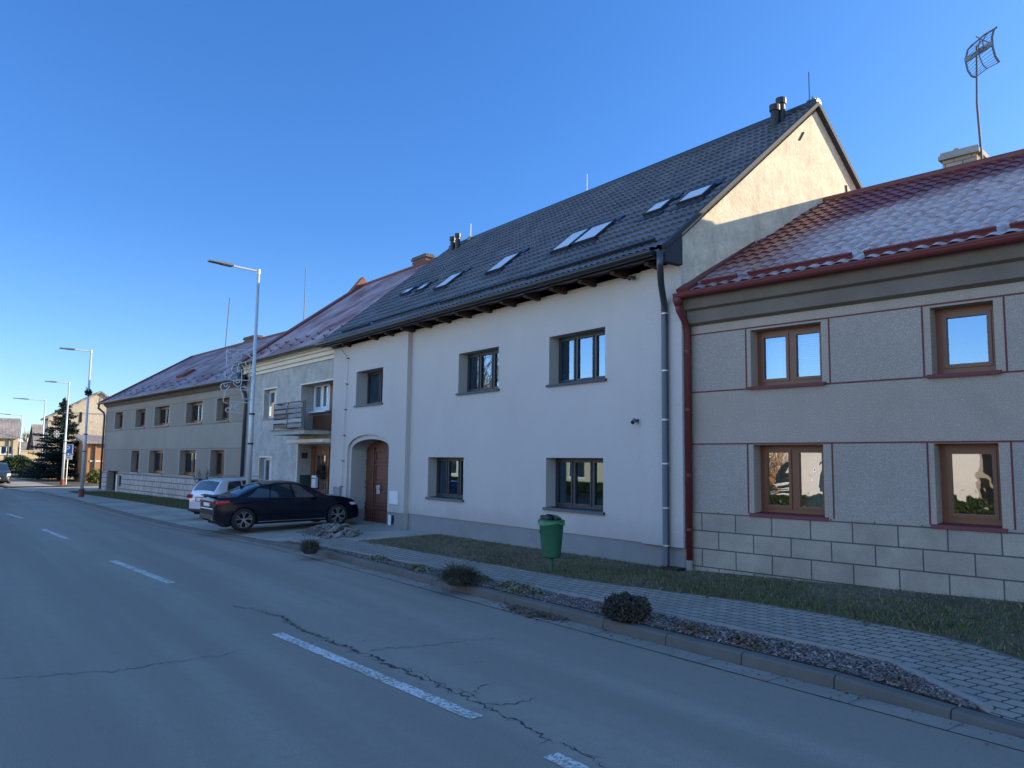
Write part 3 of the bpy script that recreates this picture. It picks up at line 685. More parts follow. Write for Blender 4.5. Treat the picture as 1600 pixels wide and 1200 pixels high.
br = MB(); br.obox((UR1-.15, GV, GZ+.17), (.10,0,0), (0,.02,0), (0,0,.012)); br.tube([(UR1-.12, GV, GZ+.1),(UR1-.12, GV, GZ+.24)], .015, 6); br.tube([(UR1-.22, GV, GZ+.1),(UR1-.22, GV, GZ+.2)], .015, 6); br.build('ridge_bracket', M['rod'], H1)
cp = MB(); cu = PM.uz(735,384,GV)[0]; cp.obox((cu+.05,GV,GZ+.1), (.10,0,0), (0,.10,0), (0,0,.06)); cp.build('ridge_end_cap', M['concrete'], H1)
# downpipe with its swan neck and clips
u, _ = PM.uz(1041, 700, -.10); dp = MB()
uo = PM.uz(1031, 395, -.58)[0]; dp.tube([(uo,-.58,5.58),(uo,-.58,5.34),((u+uo)/2,-.38,5.08),(u,-.13,4.80),(u,-.12,4.5),(u,-.12,.32),(u,-.16,.24)], .058, 12)
dpo = dp.build('downpipe', M['pipe'], H1, smooth=True)
ck = MB()
for z in (4.6,3.6,2.75,2.0,1.25,.62): ck.tube([(u,-.12,z),(u,-.12,z+.025)], .064, 12)
ck.build('clip', M['clip'], dpo); MB().box(u-.03,-.22,.25,u+.34,-.02,.29).build('splash_tray', M['black'], H1)
# conductor cable with its brackets at the left corner, meter box, vent niche, conduit stub
lc = MB(); pts = [PM.uz(*p, PRD-.04) for p in ((530,543),(543,560),(541,600),(539,640),(537,680),(535,720),(533,760))]
lc.tube([(a, PRD-.04, b) for a, b in pts], .010, 6); lco = lc.build('lightning_conductor', M['clip'], H1)
bb = MB()
for a, b in pts[1:]: bb.box(a-.05, PRD-.055, b-.012, a+.05, PRD-.0, b+.012)
bb.build('bracket', M['black'], lco)
def wall_box(px0, py0, px1, py1, v, t, mat, name, par, d=.0):
    a = PM.uz(px0, py0, v); b = PM.uz(px1, py1, v); m = MB(); m.box(a[0], v-t, b[1], b[0], v, a[1])
    return m.build(name, mat, par, bevel=.008)
mb_ = wall_box(610,767,622.5,789,PRD,.035,M['white_paint'],'meter_box',H1)
m = MB(); a = PM.uz(611,768,PRD); b = PM.uz(621.5,788,PRD); panel(m, a[0], b[0], b[1], a[1], PRD-.035, .006, .03); m.build('box_lid', M['white_paint'], mb_)
vn = wall_box(607,804,611,821,PRD,.012,M['white_paint'],'vent_surround',H1); wall_box(611,805,614.5,819,PRD,.006,M['black'],'vent_opening',H1)
wall_box(523,760,533,786,PRD,.06,M['concrete'],'conduit_stub',H1)
def eye_lamp(px, py, v, name, lab, cat):
    u, z = PM.uz(px, py, v-.12); t = thing(name, lab, cat, PM.world(u, v, z)); m = MB()
    m.box(-.05,-.04,-.05,.05,0,.05); m.tube([(0,-.03,0),(0,-.10,.0)], .022, 8); m.build('bracket', M['lamp_grey'], t)
    b = MB(); b.tube([(-.04,-.10,.02),(.0,-.17,-.015),(.04,-.26,-.05)], [.05,.055,.058], 12); b.build('housing', M['lamp_grey'], t, smooth=True); t.scale = (.7,.6,.7)
    l = MB(); l.tube([(.04,-.26,-.05),(.042,-.265,-.052)], .046, 12); l.build('lens', M['black'], t)
eye_lamp(989, 657, 0, 'security_camera', 'small grey security camera halfway up the grey facade near the dark downpipe', 'camera')
eye_lamp(984, 433, 0, 'wall_spotlight', 'dark spotlight under the eaves beside the dark downpipe of the grey house', 'spotlight')
eye_lamp(540, 539, PRD, 'wall_spotlight', 'dark spotlight under the eaves above the arched gateway, at the balcony house end', 'spotlight')

# ------------------------------------------------------------------ 2. the brown house on the right
PB = Plane(-8.66, 10.33, 6.6); RB = math.radians(6.6)
H2 = thing('brown_house', 'grey brown dash-rendered house with a frosted red tile roof', 'house', (-8.66, 10.33, 0), RB)
UE = 19.0; ZP = 1.235; DB = .22
B = {'a': px_rect(PB,1172,517,1283,503,1284,600,1174,607,0), 'b': px_rect(PB,1453,480,1552,468,1556,580,1456,587,0),
     'c': px_rect(PB,1178,697,1287,694,1288,810,1178,805,0), 'd': px_rect(PB,1460,692,1560,691,1567,828,1463,822,0)}
za, zb_, zc, zd = (B['a'][3]+B['b'][3])/2, (B['a'][2]+B['b'][2])/2, (B['c'][3]+B['d'][3])/2, (B['c'][2]+B['d'][2])/2
for k in 'ab': B[k] = (B[k][0], B[k][1], zb_, za)
for k in 'cd': B[k] = (B[k][0], B[k][1], zd, zc)
B['e'] = (6.3, 7.5, zb_, za); B['f'] = (6.3, 7.5, zd, zc); B['g'] = (9.0, 10.1, zb_, za); B['h'] = (9.0, 10.1, zd, zc); B['i'] = (12., 13.2, zb_, za); B['j'] = (12., 13.2, zd, zc)
wm = MB(); ZW = 4.86
wm.mat(0).sheet(rect(0, UE, ZP, ZW), [rect(*B[k]) for k in B], fr(0))
for k in B: wm.reveal(rect(*B[k]), fr(0), fr(DB+.08))
wm.quad((0,0,0),(0,8.2,0),(0,8.2,4.9),(0,0,4.9)); wm.add([(UE,0,0),(UE,8.2,0),(UE,8.2,4.9),(UE,3.6,7.1),(UE,0,4.9)],[(0,1,2,3,4)]); wm.quad((0,8.2,0),(UE,8.2,0),(UE,8.2,4.9),(0,8.2,4.9))
# darker panels between the windows and the red paint lines framing them
ks = [('a','c'),('b','d'),('e','f'),('g','h'),('i','j')]; edges = [0]+[x for a, c in ks for x in ((B[a][0]+B[c][0])/2-.09, (B[a][1]+B[c][1])/2+.13)]+[UE]
wm.mat(1)
for z0, z1 in ((zb_-.0, za+.04), (ZP+.006, zc+.02)):
    for i in range(0, len(edges), 2): wm.quad((edges[i]+.0,-.003,z0),(edges[i+1],-.003,z0),(edges[i+1],-.003,z1),(edges[i],-.003,z1))
wm.mat(2); lw = .011
for z in (za+.04, zb_-.01, zc+.02):
    cuts = sorted((B[k][0]-.06, B[k][1]+.06) for k in ('abegi' if z > 2.6 else 'cdfhj')) if z < za and z < zc else []
    u = 0
    for c in cuts+[(UE, UE)]: wm.box(u, -.007, z-lw, c[0], -.001, z+lw); u = c[1]
for i, e in enumerate(edges[1:-1]):
    for z0, z1 in ((zb_, za+.03), (ZP+.01, zc+.01)): wm.box(e-lw, -.007, z0, e+lw, -.001, z1)
wm.build('wall', [M['brizolit'], M['panel'], M['red_line']], H2)
p2 = MB(); p2.box(0, -.03, -.1, UE, .3, ZP); p2.build('plinth', M['blocks_brown'], H2)
cn = MB()
cn.add([(0,0,4.36),(UE,0,4.36),(UE,-.10,4.40),(0,-.10,4.40),(0,-.12,4.60),(UE,-.12,4.60),(UE,-.20,4.63),(0,-.20,4.63),(0,-.30,4.86),(UE,-.30,4.86)],[(0,1,2,3),(3,2,5,4),(4,5,6,7),(7,6,9,8)])
cn.build('cornice', M['cornice_dark'], H2)
window(H2, *B['a'][:2], B['a'][2]+.03, B['a'][3], DB, [.5], M['brown_frame'], M['glass'], .075, M['red_metal'], curtains=[('curtain',.02,.5),('blind',.52,.97)], sill_over=.06)
window(H2, *B['b'][:2], B['b'][2]+.03, B['b'][3], DB, [], M['brown_frame'], M['glass'], .085, M['red_metal'], sill_over=.06)
window(H2, *B['c'][:2], B['c'][2]+.03, B['c'][3], DB, [.5], M['brown_frame'], M['glass_wavy'], .075, M['red_metal'], curtains=[('curtain',.52,.97)], sill_over=.06)
window(H2, *B['d'][:2], B['d'][2]+.03, B['d'][3], DB, [], M['brown_frame'], M['glass_wavy'], .085, M['red_metal'], sill_over=.06)
for k in 'efghij': window(H2, *B[k][:2], B[k][2]+.03, B[k][3], DB, [.5], M['brown_frame'], M['glass'], .075, M['red_metal'], sill_over=.06)
EB = (-.30, 4.90); jv, jz = PB.vz(1259, 322, 0.0); RGB = (jv, jz-.02); d2, n2, L2 = roof_frame(EB, RGB)
tile_roof(H2, 'roof', M['tile_red'], .02, UE, EB, RGB, wave=.2157, course=.34, amp=.036, step=.024)
b2 = MB(); b2.quad((0,jv,jz-.03),(UE,jv,jz-.03),(UE,8.5,4.6),(0,8.5,4.6)); b2.quad((0.02,EB[0]+.04,EB[1]-.05),(UE,EB[0]+.04,EB[1]-.05),(UE,jv,jz-.1),(0.02,jv,jz-.1)); b2.build('roof_underside', M['red_metal'], H2)
MB().tube([(0.0,jv,jz+.01),(UE,jv,jz+.01)], .085, 10).build('ridge_cap', M['rust_strip'], H2)
fl = MB(); A0 = Vector((.05, EB[0], EB[1])); fl.obox(A0+d2*(L2/2)+n2*.03, (.09,0,0), d2*(L2/2), n2*.045); fl.obox(A0+d2*.12+n2*.02+Vector((.02,0,0)), (.12,0,0), d2*.16, n2*.07); fl.build('verge_flashing', M['red_metal'], H2)
half_gutter(H2, -.06, UE, -.38, 4.86, .075, M['red_metal']); MB().box(0,-.31,4.80,UE,-.285,4.93).build('fascia', M['red_metal'], H2)
snow_bars(PB, H2, (((1096,443),(1152,433)),((1171,428),(1330,401)),((1352,396),(1556,361)),((1579,355),(1700,334))), (0, EB[0], EB[1]), n2, d2, M['red_metal'], .085, .06)
ur = PB.uz(1076, 700, -.1)[0]; rp_ = MB(); rp_.lathe([(.05,0),(.085,.10),(.085,.16)], (ur+.0,-.38,4.66), 12)
rp_.tube([(ur,-.38,4.70),(ur,-.36,4.60),(ur,-.16,4.40),(ur,-.10,4.30),(ur,-.10,.42)], .052, 12); rpo = rp_.build('downpipe', M['red_metal'], H2, smooth=True)
MB().tube([(ur,-.10,.22),(ur,-.10,.42)], .058, 12).build('pipe_foot', M['concrete'], rpo)
ck = MB()
for z in (3.9,2.9,1.8,.9): ck.tube([(ur,-.10,z),(ur,-.10,z+.05)], .059, 12)
ck.build('clip', M['red_metal'], rpo)
# chimney and television aerial
cu0, cz0 = PB.uz(1472, 268, jv+.35); cu1, _ = PB.uz(1536, 252, jv+.35); ct = PB.uz(1500, 240, jv+.35)[1]
ch = MB(); ch.box(cu0+.06, jv+.2, jz-1, cu1-.06, jv+.75, ct-.12); cho = ch.build('chimney', M['pale_brick'], H2)
c2 = MB(); c2.box(cu0, jv+.13, ct-.12, cu1, jv+.82, ct-.03); c2.box(cu0+.03, jv+.16, ct-.03, cu1-.03, jv+.79, ct+.03); c2.build('chimney_cap', M['concrete'], cho, bevel=.01)
c3 = MB(); c3.tube([(cu0+.25, jv+.4, ct), (cu0+.25, jv+.4, ct+.13)], .05, 10); c3.build('chimney_pot', M['concrete'], cho)
au, az = PB.uz(1536, 255, jv+.25); tu, tz = PB.uz(1526, 72, jv+.25)
base = PB.world(au, jv+.25, 0); AE = thing('television_aerial', 'tall leaning television aerial with a curved wire grid beside the pale chimney', 'aerial', (base.x, base.y, jz-.1), RB)
hz = tz-(jz-.1); MB().tube([(0,0,-.2),(-.05,0,hz*.55),((tu-au),0,hz)], [.026,.022,.018], 8).build('mast', M['rod'], AE)
def apx(px, py, dv=0): q = PB.uz(px, py, jv+.25+dv); return Vector((q[0]-au, dv, q[1]-(jz-.1)))
sideL = [apx(*p) for p in ((1520,69),(1512,78),(1508.5,94),(1512,110),(1518,119),(1524,121))]
sideR = [apx(p[0], p[1], -.0) for p in ((1558,42),(1553,46),(1550,58),(1551,73),(1555,88),(1561,97))]
sa = MB(); sa.tube(sideL, .018, 6); sa.build('grid_rail', M['rod'], AE); sa = MB(); sa.tube(sideR, .020, 6); sa.build('grid_rail', M['rod'], AE)
mid = [a.lerp(b, .52)+Vector((0,-.05,0)) for a, b in zip(sideL, sideR)]; sa = MB(); sa.tube(mid, .010, 6); sa.build('grid_rail', M['rod'], AE)
gw = MB()
def along(P, t): t *= len(P)-1; i = min(int(t), len(P)-2); return P[i].lerp(P[i+1], t-i)
for k in range(15):
    t = k/14; gw.tube([along(sideL, t), along(mid, t), along(sideR, t)], .0045 if 0 < k < 14 else .009, 5)
gw.build('wire_grid', M['rod'], AE)
a = apx(1508,95); b = apx(1551,67); bm_ = MB(); c = (a+b)/2; bm_.obox(c, (b-a)/2, (0,.02,0), Vector((-(b-a).z,0,(b-a).x)).normalized()*.045); bm_.build('crossbar', M['lamp_grey'], AE)
dm = MB(); p = apx(1537,80); dm.tube([p, p+Vector((.12,-.5,-.03))], .012, 6); q = p+Vector((.12,-.5,-.03))
for s in (-1,1): dm.tube([q, q+Vector((.1*s,-.03,.10))], .010, 5); dm.tube([q, q+Vector((.1*s,-.03,-.10))], .010, 5)
dm.build('dipole', M['rod'], AE)

# ------------------------------------------------------------------ 3. the weathered house with the balcony
o3 = ony(523, 700, 10.25); P3 = Plane(o3.x, o3.y, 1.5)
H3 = thing('balcony_house', 'weathered grey house with a cream cornice and a plank balcony above its recessed door', 'house', (o3.x, o3.y, 0), P3.a)
L3 = P3.uz(381, 700)[0]
WA = px_rect(P3,413,609,433,607,431,652,412,655,0); WB = px_rect(P3,405,716,425,714,424,754,404,757,0)
lg = (P3.uz(471,610)[0], -.22, 2.84, P3.uz(472,602)[1]); po = (P3.uz(465,720)[0], -.22, .02, 2.52)
DPo = min(1.4, max(.4, depth(P3, 490, po[0]))); DLo = min(1.4, max(.4, depth(P3, 489, lg[0])))
w3 = MB(); w3.sheet(rect(L3,0,0,5.30), [rect(*WA), rect(*WB), rect(*lg), rect(*po)], fr(0))
for r, dp_ in ((WA,.2),(WB,.2),(lg,DLo),(po,DPo)): w3.reveal(rect(*r), fr(0), fr(dp_+.05))
w3.quad((L3,0,0),(L3,8,0),(L3,8,5.5),(L3,0,5.5)); w3.quad((L3,8,0),(0,8,0),(0,8,5.5),(L3,8,5.5)); w3.quad((0,0,0),(0,8,0),(0,8,5.5),(0,0,5.5))
w3.build('wall', M['old_render'], H3)
tr = MB()
for r in (lg, po):
    tr = MB()
    for (a0,a1,b0,b1) in ((r[0]-.05,r[0],r[2],r[3]+.05),(r[0],r[1],r[3],r[3]+.05),(r[1],r[1]+.04,r[2],r[3]+.05)): tr.box(a0,-.02,b0,a1,.02,b1)
    tr.build('opening_trim', M['cornice_light'], H3)
for r in (WA, WB):
    tr = MB(); tr.box(r[0]-.04,-.02,r[3],r[1]+.04,.0,r[3]+.05); tr.box(r[1],-.02,r[2],r[1]+.04,.0,r[3]); tr.box(r[0]-.04,-.02,r[2],r[0],.0,r[3]); tr.build('opening_trim', M['cornice_light'], H3)
for r, sp in ((WA,[]),(WB,[])): window(H3, r[0], r[1], r[2]+.02, r[3], .2, [.5], M['white_frame'], M['glass'], .06, M['concrete'])
bp = MB(); bp.quad((lg[0],DLo,2.7),(lg[1],DLo,2.7),(lg[1],DLo,lg[3]),(lg[0],DLo,lg[3])); bp.build('loggia_back', M['old_render'], H3)
q = px_rect(P3,490,600,515,595,514,640,490,644,DLo-.06); window(H3, q[0], q[1], q[2], q[3], DLo-.05, [.55], M['white_frame'], M['glass'], .09, M['white_frame'], so=DLo-.2)
wp = MB(); u_ = q[1]+.02
while u_ < lg[1]+.6: wp.box(u_, DLo-.03, 2.8, u_+.13, DLo-.005, lg[3]); u_ += .145
u_ = q[0]-.1
while u_ < q[1]: wp.box(u_, DLo-.03, 2.8, u_+.13, DLo-.005, q[2]-.15); u_ += .145
wp.build('plank_lining', M['door_brown'], H3)
pb = MB(); pb.quad((po[0],DPo,0),(po[1]+.5,DPo,0),(po[1]+.5,DPo,2.6),(po[0],DPo,2.6)); pb.build('porch_back', M['old_render'], H3)
dl = P3.uz(490,700,DPo)[0]; dr = dl+1.35; dz1 = P3.uz(500,697,DPo)[1]
dm = MB(); dm.box(dl, DPo-.08, .1, dl+.28, DPo-.01, dz1); dm.box(dl+.28, DPo-.05, .1, dr, DPo-.01, dz1)
for k in range(2): panel(dm, dl+.42+.42*k, dl+.78+.42*k, .9, dz1-.25, DPo-.05, .02, .06)
panel(dm, dl+.42, dl+1.2, .2, .8, DPo-.05, .02, .06); door = dm.build('door', M['door_brown'], H3)
gl = MB()
for k in range(2): gl.box(dl+.50+.42*k, DPo-.066, 1.0, dl+.70+.42*k, DPo-.06, dz1-.33)
gl.build('door_glass', M['carglass'], door)
a = P3.uz(466,743,DPo*.0+.0); 
def rev_box(px0, py0, px1, py1, off, mat, name):      # a box fixed to the left reveal of the porch
    v0, z1 = P3.vz(px0, py0, po[0]+.0); v1, z0 = P3.vz(px1, py1, po[0]+.0); m = MB(); m.box(po[0]+.003, v0, z0, po[0]+off, v1, z1); return m.build(name, mat, H3, bevel=.01)
rev_box(468,742,485,766,.06,M['green_box'],'meter_cabinet'); rev_box(471,707,480,716,.03,M['rafter'],'house_plaque')
cv = MB(); cv.box(po[0]-.02, -.42, 2.55, .0, .0, 2.66); cv.build('door_canopy', M['cornice_light'], H3)
b0 = P3.uz(447,682,-.45)[0]
bf = MB(); bf.box(b0, -.95, 2.80, -.2, 0, 2.93); bf.mat(1).box(b0-.05,-1.0,2.93,-.15,0,2.965); bal = bf.build('balcony', [M['old_render'], M['rod']], H3)
rl = MB(); zt = 3.84
PA = (b0+.05,-.92); PB_ = (-.3,-.92)
for x_, y_ in ((b0+.05,-.92),(b0+.05,-.05),(b0+1.25,-.92),(b0+2.45,-.92),(-.3,-.92)): rl.tube([(x_,y_,2.96),(x_,y_,zt)], .02, 6)
rl.tube([(b0+.05,-.05,zt),(b0+.05,-.92,zt),(-.3,-.92,zt)], .024, 6); rl.tube([(b0+.05,-.05,3.05),(b0+.05,-.92,3.05),(-.3,-.92,3.05)], .015, 6)
xx = b0+2.5
while xx < -.32: rl.tube([(xx,-.92,3.05),(xx,-.92,zt)], .011, 5); xx += .16
rl.build('railing', M['rod'], bal)
rr = random.Random(9); pk = MB()
for sgm in range(2):
    x0 = b0+.10+1.2*sgm
    for k in range(5):
        z0 = 3.02+.16*k; pk.mat([0,2,0,0,0][k] if sgm else [1,2,1,0,0][k]).box(x0+rr.uniform(-.03,.06), -.95-.012*(k%2), z0, x0+1.12+rr.uniform(-.05,.05), -.935-.012*(k%2), z0+.115)
for k in range(4):
    y0 = -.88+.2*k; z0 = 3.06+.19*k
    for j in range(2): pk.mat((k+j)%2).box(b0+.01, -.9+.42*j, 3.04+.19*k, b0+.03, -.49+.42*j, 3.04+.19*k+.17)
pk.build('plank_screen', [plain('weathered_grey_plank', (.30,.285,.28), .9, var=.25, scale=6), plain('weathered_brown_plank', (.22,.15,.12), .9, var=.25, scale=6), plain('pale_plank', (.42,.41,.40), .9, var=.15, scale=6)], bal)
ml = thing('mailbox', 'white mailbox hung on the brown wooden front door under the balcony', 'mailbox', P3.world(*P3.uz(493,752,DPo-.1)[:1], DPo-.08, P3.uz(493,752,DPo-.1)[1]), P3.a)
m = MB(); m.box(-.17,-.10,-.22,.17,0,.2); m.build('box_body', M['white_paint'], ml, bevel=.015); m = MB(); m.box(-.15,-.112,.08,.15,-.1,.12); m.build('letter_slot', M['concrete'], ml)
wr = P3.uz(502,738,DPo-.12); wo = P3.world(wr[0], DPo-.14, wr[1]); m = MB(); rr = random.Random(3)
for i in range(220):
    t = rr.uniform(0, 2*PI); r = .19+rr.gauss(0,.03); c = Vector((math.cos(t)*r, rr.gauss(0,.025), math.sin(t)*r)); d = Vector((-math.sin(t),rr.uniform(-.6,.6),math.cos(t)))+Vector((rr.gauss(0,.5),0,rr.gauss(0,.5)))
    m.obox(c, d*.05, (0,.008,0), d.cross(Vector((0,1,0))).normalized()*.008)
wre = m.build('door_wreath', M['wreath']); wre.location = wo; wre.rotation_euler = (0,0,P3.a); tag(wre, 'dark twig wreath hanging on the brown front door under the balcony', 'wreath')
cn = MB(); Z0 = 5.27
for k, (v_, a_, b_) in enumerate(((-.05,0,.12),(-.14,.12,.26),(-.22,.26,.34),(-.32,.34,.46))): cn.box(L3-.02, v_, Z0+a_, .0 if k < 1 else -.0, .02, Z0+b_)
cn.build('cornice', M['cornice_light'], H3)
apv, apz = P3.vz(562, 449, L3); E3 = (-.42, 5.74); R3 = (apv, apz); d3, n3, Ln3 = roof_frame(E3, R3)
MB().grid([[(L3-.0+(0-L3+.4)*i/20, E3[0]+(R3[0]-E3[0])*j/10, E3[1]+(R3[1]-E3[1])*j/10) for i in range(21)] for j in range(11)]).build('roof', M['slate_red'], H3)
b3 = MB(); b3.quad((L3,apv,apz),(.4,apv,apz),(.4,8.4,apz-(8.4-apv)*.8),(L3,8.4,apz-(8.4-apv)*.8)); b3.quad((L3,E3[0],E3[1]-.06),(.4,E3[0],E3[1]-.06),(.4,apv,apz-.08),(L3,apv,apz-.08)); b3.build('roof_back', M['rust_strip'], H3)
MB().tube([(L3,apv,apz+.01),(.4,apv,apz+.01)], .09, 8).build('ridge_cap', M['rust_strip'], H3)
rk = MB(); A0 = Vector((L3, E3[0], E3[1])); rk.obox(A0+d3*(Ln3/2)+n3*.02+Vector((.16,0,0)), (.30,0,0), d3*(Ln3/2), n3*.06); rk.build('verge_strip', M['rust_strip'], H3)
gb = MB(); pA = P3.vz(558,443,L3); gb.add([(L3+.0,apv-.6,apz-.35),(L3+.35,apv-.6,apz-.35),(L3+.35,apv+.6,apz-.35),(L3,apv+.6,apz-.35),(L3,apv,apz+.42),(L3+.35,apv,apz+.42)],[(0,1,5,4),(2,3,4,5),(1,2,5),(0,4,3)]); gb.build('parapet_tip', M['brick'], H3)
gab = MB(); gab.add([(L3+.05,0,5.4),(L3+.05,8,5.4),(L3+.05,apv,apz-.05)],[(0,1,2)]); gab.add([(-.02,0,5.4),(-.02,8,5.4),(-.02,apv,apz-.05)],[(0,1,2)]); gab.build('gable_wall', M['old_render'], H3)
def hooks(P, H, E, R, d, n, u0, u1, s, step, mat):
    m = MB(); u = u0
    while u < u1:
        p = Vector((u, E[0], E[1]))+d*s; m.obox(p+n*.04, (.035,0,0), d*.012, n*.05); m.obox(p+n*.02+d*.06, (.018,0,0), d*.06, n*.008); u += step
    m.build('snow_hook', mat, H)
hooks(P3, H3, E3, R3, d3, n3, L3+.5, -.3, .55, .95, M['rust_strip']); hooks(P3, H3, E3, R3, d3, n3, L3+1.0, -.3, 1.05, .95, M['rust_strip'])
half_gutter(H3, L3-.2, -.1, -.50, 5.72, .08, M['pipe'])
def stack(P, H, px0, px1, pyt, v, dep, zb, mat, cap):
    u0, zt = P.uz(px0, pyt, v); u1, _ = P.uz(px1, pyt, v); m = MB(); w = u1-u0; m.box(u0+w*.1, v, zb, u1-w*.1, v+dep, zt-.14); o = m.build('chimney', mat, H)
    c = MB(); c.box(u0+w*.07, v-.015, zt-.28, u1-w*.07, v+dep+.015, zt-.2); c.box(u0+w*.02, v-.04, zt-.14, u1-w*.02, v+dep+.04, zt-.06); c.box(u0+w*.05,v-.02,zt-.06,u1-w*.05,v+dep+.02,zt); c.build('chimney_cap', cap, o); return o
stack(P3, H3, 643, 667, 404, apv+.2, .35, apz-1, M['brick'], M['cap'])
u, z = P3.uz(475, 493, apv+.6); MB().tube([(u,apv+.6,apz-1.2),(u,apv+.6,P3.uz(474,420,apv+.6)[1])], .022, 6).build('aerial_mast', M['rod'], H3)

# ------------------------------------------------------------------ 4. the long house at the far end of the row
o4 = P3.world(L3, 0); P4 = Plane(o4.x, o4.y, 4.8)
H4 = thing('long_house', 'long two-storey grey brown house with a frosted dark red roof and five upper windows', 'house', (o4.x, o4.y, 0), P4.a)
L4 = P4.uz(161, 720)[0]
def r4(l, r, zt, zb): return (P4.uz(l, 650)[0], P4.uz(r, 650)[0], zb, zt)
up = [r4(a, b, 4.56, 3.57) for a, b in ((180,192),(212,227),(241.5,264),(290.5,315.5),(338,357.5))]
lo = [r4(a, b, 2.35, 1.17) for a, b in ((209,221),(237,258),(284.5,309),(332,353.5))]
dr4 = r4(174, 192, 2.24, -.1); Z4 = 5.14; D4 = .26
w4 = MB(); w4.sheet(rect(L4, -.02, .02, Z4), [rect(*r) for r in up+lo+[(dr4[0], dr4[1], .05, dr4[3])]], fr(0))
for r in up+lo: w4.reveal(rect(*r), fr(0), fr(D4+.05))
w4.reveal(rect(*dr4), fr(0), fr(.40)); tv, tz = P4.vz(300, 558, L4); VB = tv+1.0; ZB4 = tz-1.0*(tz-5.2)/(tv+.36)
w4.quad((L4,0,0),(L4,VB,0),(L4,VB,5.2),(L4,0,5.2)); w4.quad((L4,VB,0),(0,VB,0),(0,VB,ZB4),(L4,VB,ZB4)); w4.quad((0,0,0),(0,VB,0),(0,VB,5.3),(0,0,5.3))
w4.mat(1)
for zz in (4.62, 3.50, 2.42): w4.box(L4, -.006, zz-.012, -.02, -.001, zz+.012)
for L_, z0, z1 in ((up,3.52,4.6),(lo,1.2,2.4)):
    e = [L4]+[x for r in L_ for x in (r[0]-.25, r[1]+.25)]+[0]
    for i in range(0, len(e), 2):
        if e[i+1]-e[i] > .3: w4.mat(2).quad((e[i],-.003,z0),(e[i+1],-.003,z0),(e[i+1],-.003,z1),(e[i],-.003,z1))
w4.build('wall', [M['far_render'], M['cornice_dark'], M['far_panel']], H4)
for r in up: window(H4, r[0], r[1], r[2]+.03, r[3], D4, [.5], M['brown_frame'], M['glass'], .08, M['brown_frame'])
for r in lo: window(H4, r[0], r[1], r[2]+.03, r[3], D4, [.5], M['brown_frame'], M['glass'], .08, M['brown_frame'])
d4_ = MB(); d4_.box(dr4[0], .34, 0, dr4[1], .39, dr4[3]); panel(d4_, dr4[0]+.1, dr4[1]-.1, .3, 2.1, .34, .02, .1); d4_.build('door', M['dark_metal'], H4)
p4 = MB(); p4.box(dr4[1]+.02, -.05, -.15, -.02, .2, 1.08); p4.box(L4-.02, -.05, -.15, dr4[0]-.02, .2, 1.08); p4.build('plinth', M['blocks_far'], H4)
p4b = MB(); p4b.box(dr4[1]+.02, -.065, 1.08, -.02, .0, 1.14); p4b.build('plinth_cap', M['concrete'], H4)
pr = MB(); pr.box(dr4[1]+.02, -.16, -.2, dr4[1]+.28, -.05, 1.02); pr.build('door_pier', M['cornice_light'], H4)
mt = MB(); mt.box(dr4[1]+.30, -.14, .42, dr4[1]+.62, -.055, .98); mt.build('meter_cabinet', M['green_box'], H4)
c4 = MB(); c4.add([(L4,0,4.92),(-.02,0,4.92),(-.02,-.10,5.0),(L4,-.10,5.0),(L4,-.22,5.16),(-.02,-.22,5.16)],[(0,1,2,3),(3,2,5,4)]); c4.build('cornice', M['cornice_dark'], H4)
tv, tz = P4.vz(300, 558, L4); E4 = (-.36, 5.20); R4 = (tv, tz); d4, n4, Ln4 = roof_frame(E4, R4)
MB().grid([[(L4-.1+(.25-L4)*i/30, E4[0]+(R4[0]-E4[0])*j/10, E4[1]+(R4[1]-E4[1])*j/10) for i in range(31)] for j in range(11)]).build('roof', M['slate_red_far'], H4)
b4 = MB(); vb = VB+.15; zb4 = tz-(vb-tv)*(tz-E4[1])/(tv-E4[0]); b4.quad((L4-.1,tv,tz),(.15,tv,tz),(.15,vb,zb4),(L4-.1,vb,zb4)); b4.quad((L4-.1,E4[0],E4[1]-.06),(.15,E4[0],E4[1]-.06),(.15,tv,tz-.08),(L4-.1,tv,tz-.08)); b4.build('roof_back', M['rust_strip'], H4)
MB().tube([(L4-.1,tv,tz+.01),(.15,tv,tz+.01)], .09, 8).build('ridge_cap', M['rust_strip'], H4)
k4 = MB(); A0 = Vector((L4, E4[0], E4[1])); k4.obox(A0+d4*(Ln4/2)+n4*.02, (.22,0,0), d4*(Ln4/2), n4*.06); k4.build('verge_strip', M['rust_strip'], H4)
g4 = MB(); g4.add([(L4,0,5.2),(L4,VB,5.2),(L4,VB,ZB4-.1),(L4,tv,tz-.08)],[(0,1,2,3)]); g4.add([(-.05,0,5.2),(-.05,VB,5.2),(-.05,VB,ZB4-.1),(-.05,tv,tz-.08)],[(0,1,2,3)]); g4.build('gable_wall', M['far_render'], H4)
hooks(P4, H4, E4, R4, d4, n4, L4+.8, -.3, .6, 1.15, M['rod']); hooks(P4, H4, E4, R4, d4, n4, L4+1.3, -.3, 1.15, 1.15, M['rod'])
sk = MB(); p = Vector((L4*.56, E4[0], E4[1]))+d4*2.2; sk.obox(p+n4*.06, (.55,0,0), d4*.35, n4*.08); sk.build('roof_hatch', M['rust_strip'], H4)
half_gutter(H4, L4-.1, .0, -.44, 5.18, .08, M['pipe'])
stack(P4, H4, 380, 400, 528, tv+.2, .4, tz-1, M['brick'], M['cap'])
u, z = P4.uz(351, 560, tv); tu_, tz_ = P4.uz(359, 465, tv); MB().tube([(u,tv,tz-.2),(tu_,tv,tz_)], .025, 6).build('aerial_mast', M['rod'], H4)
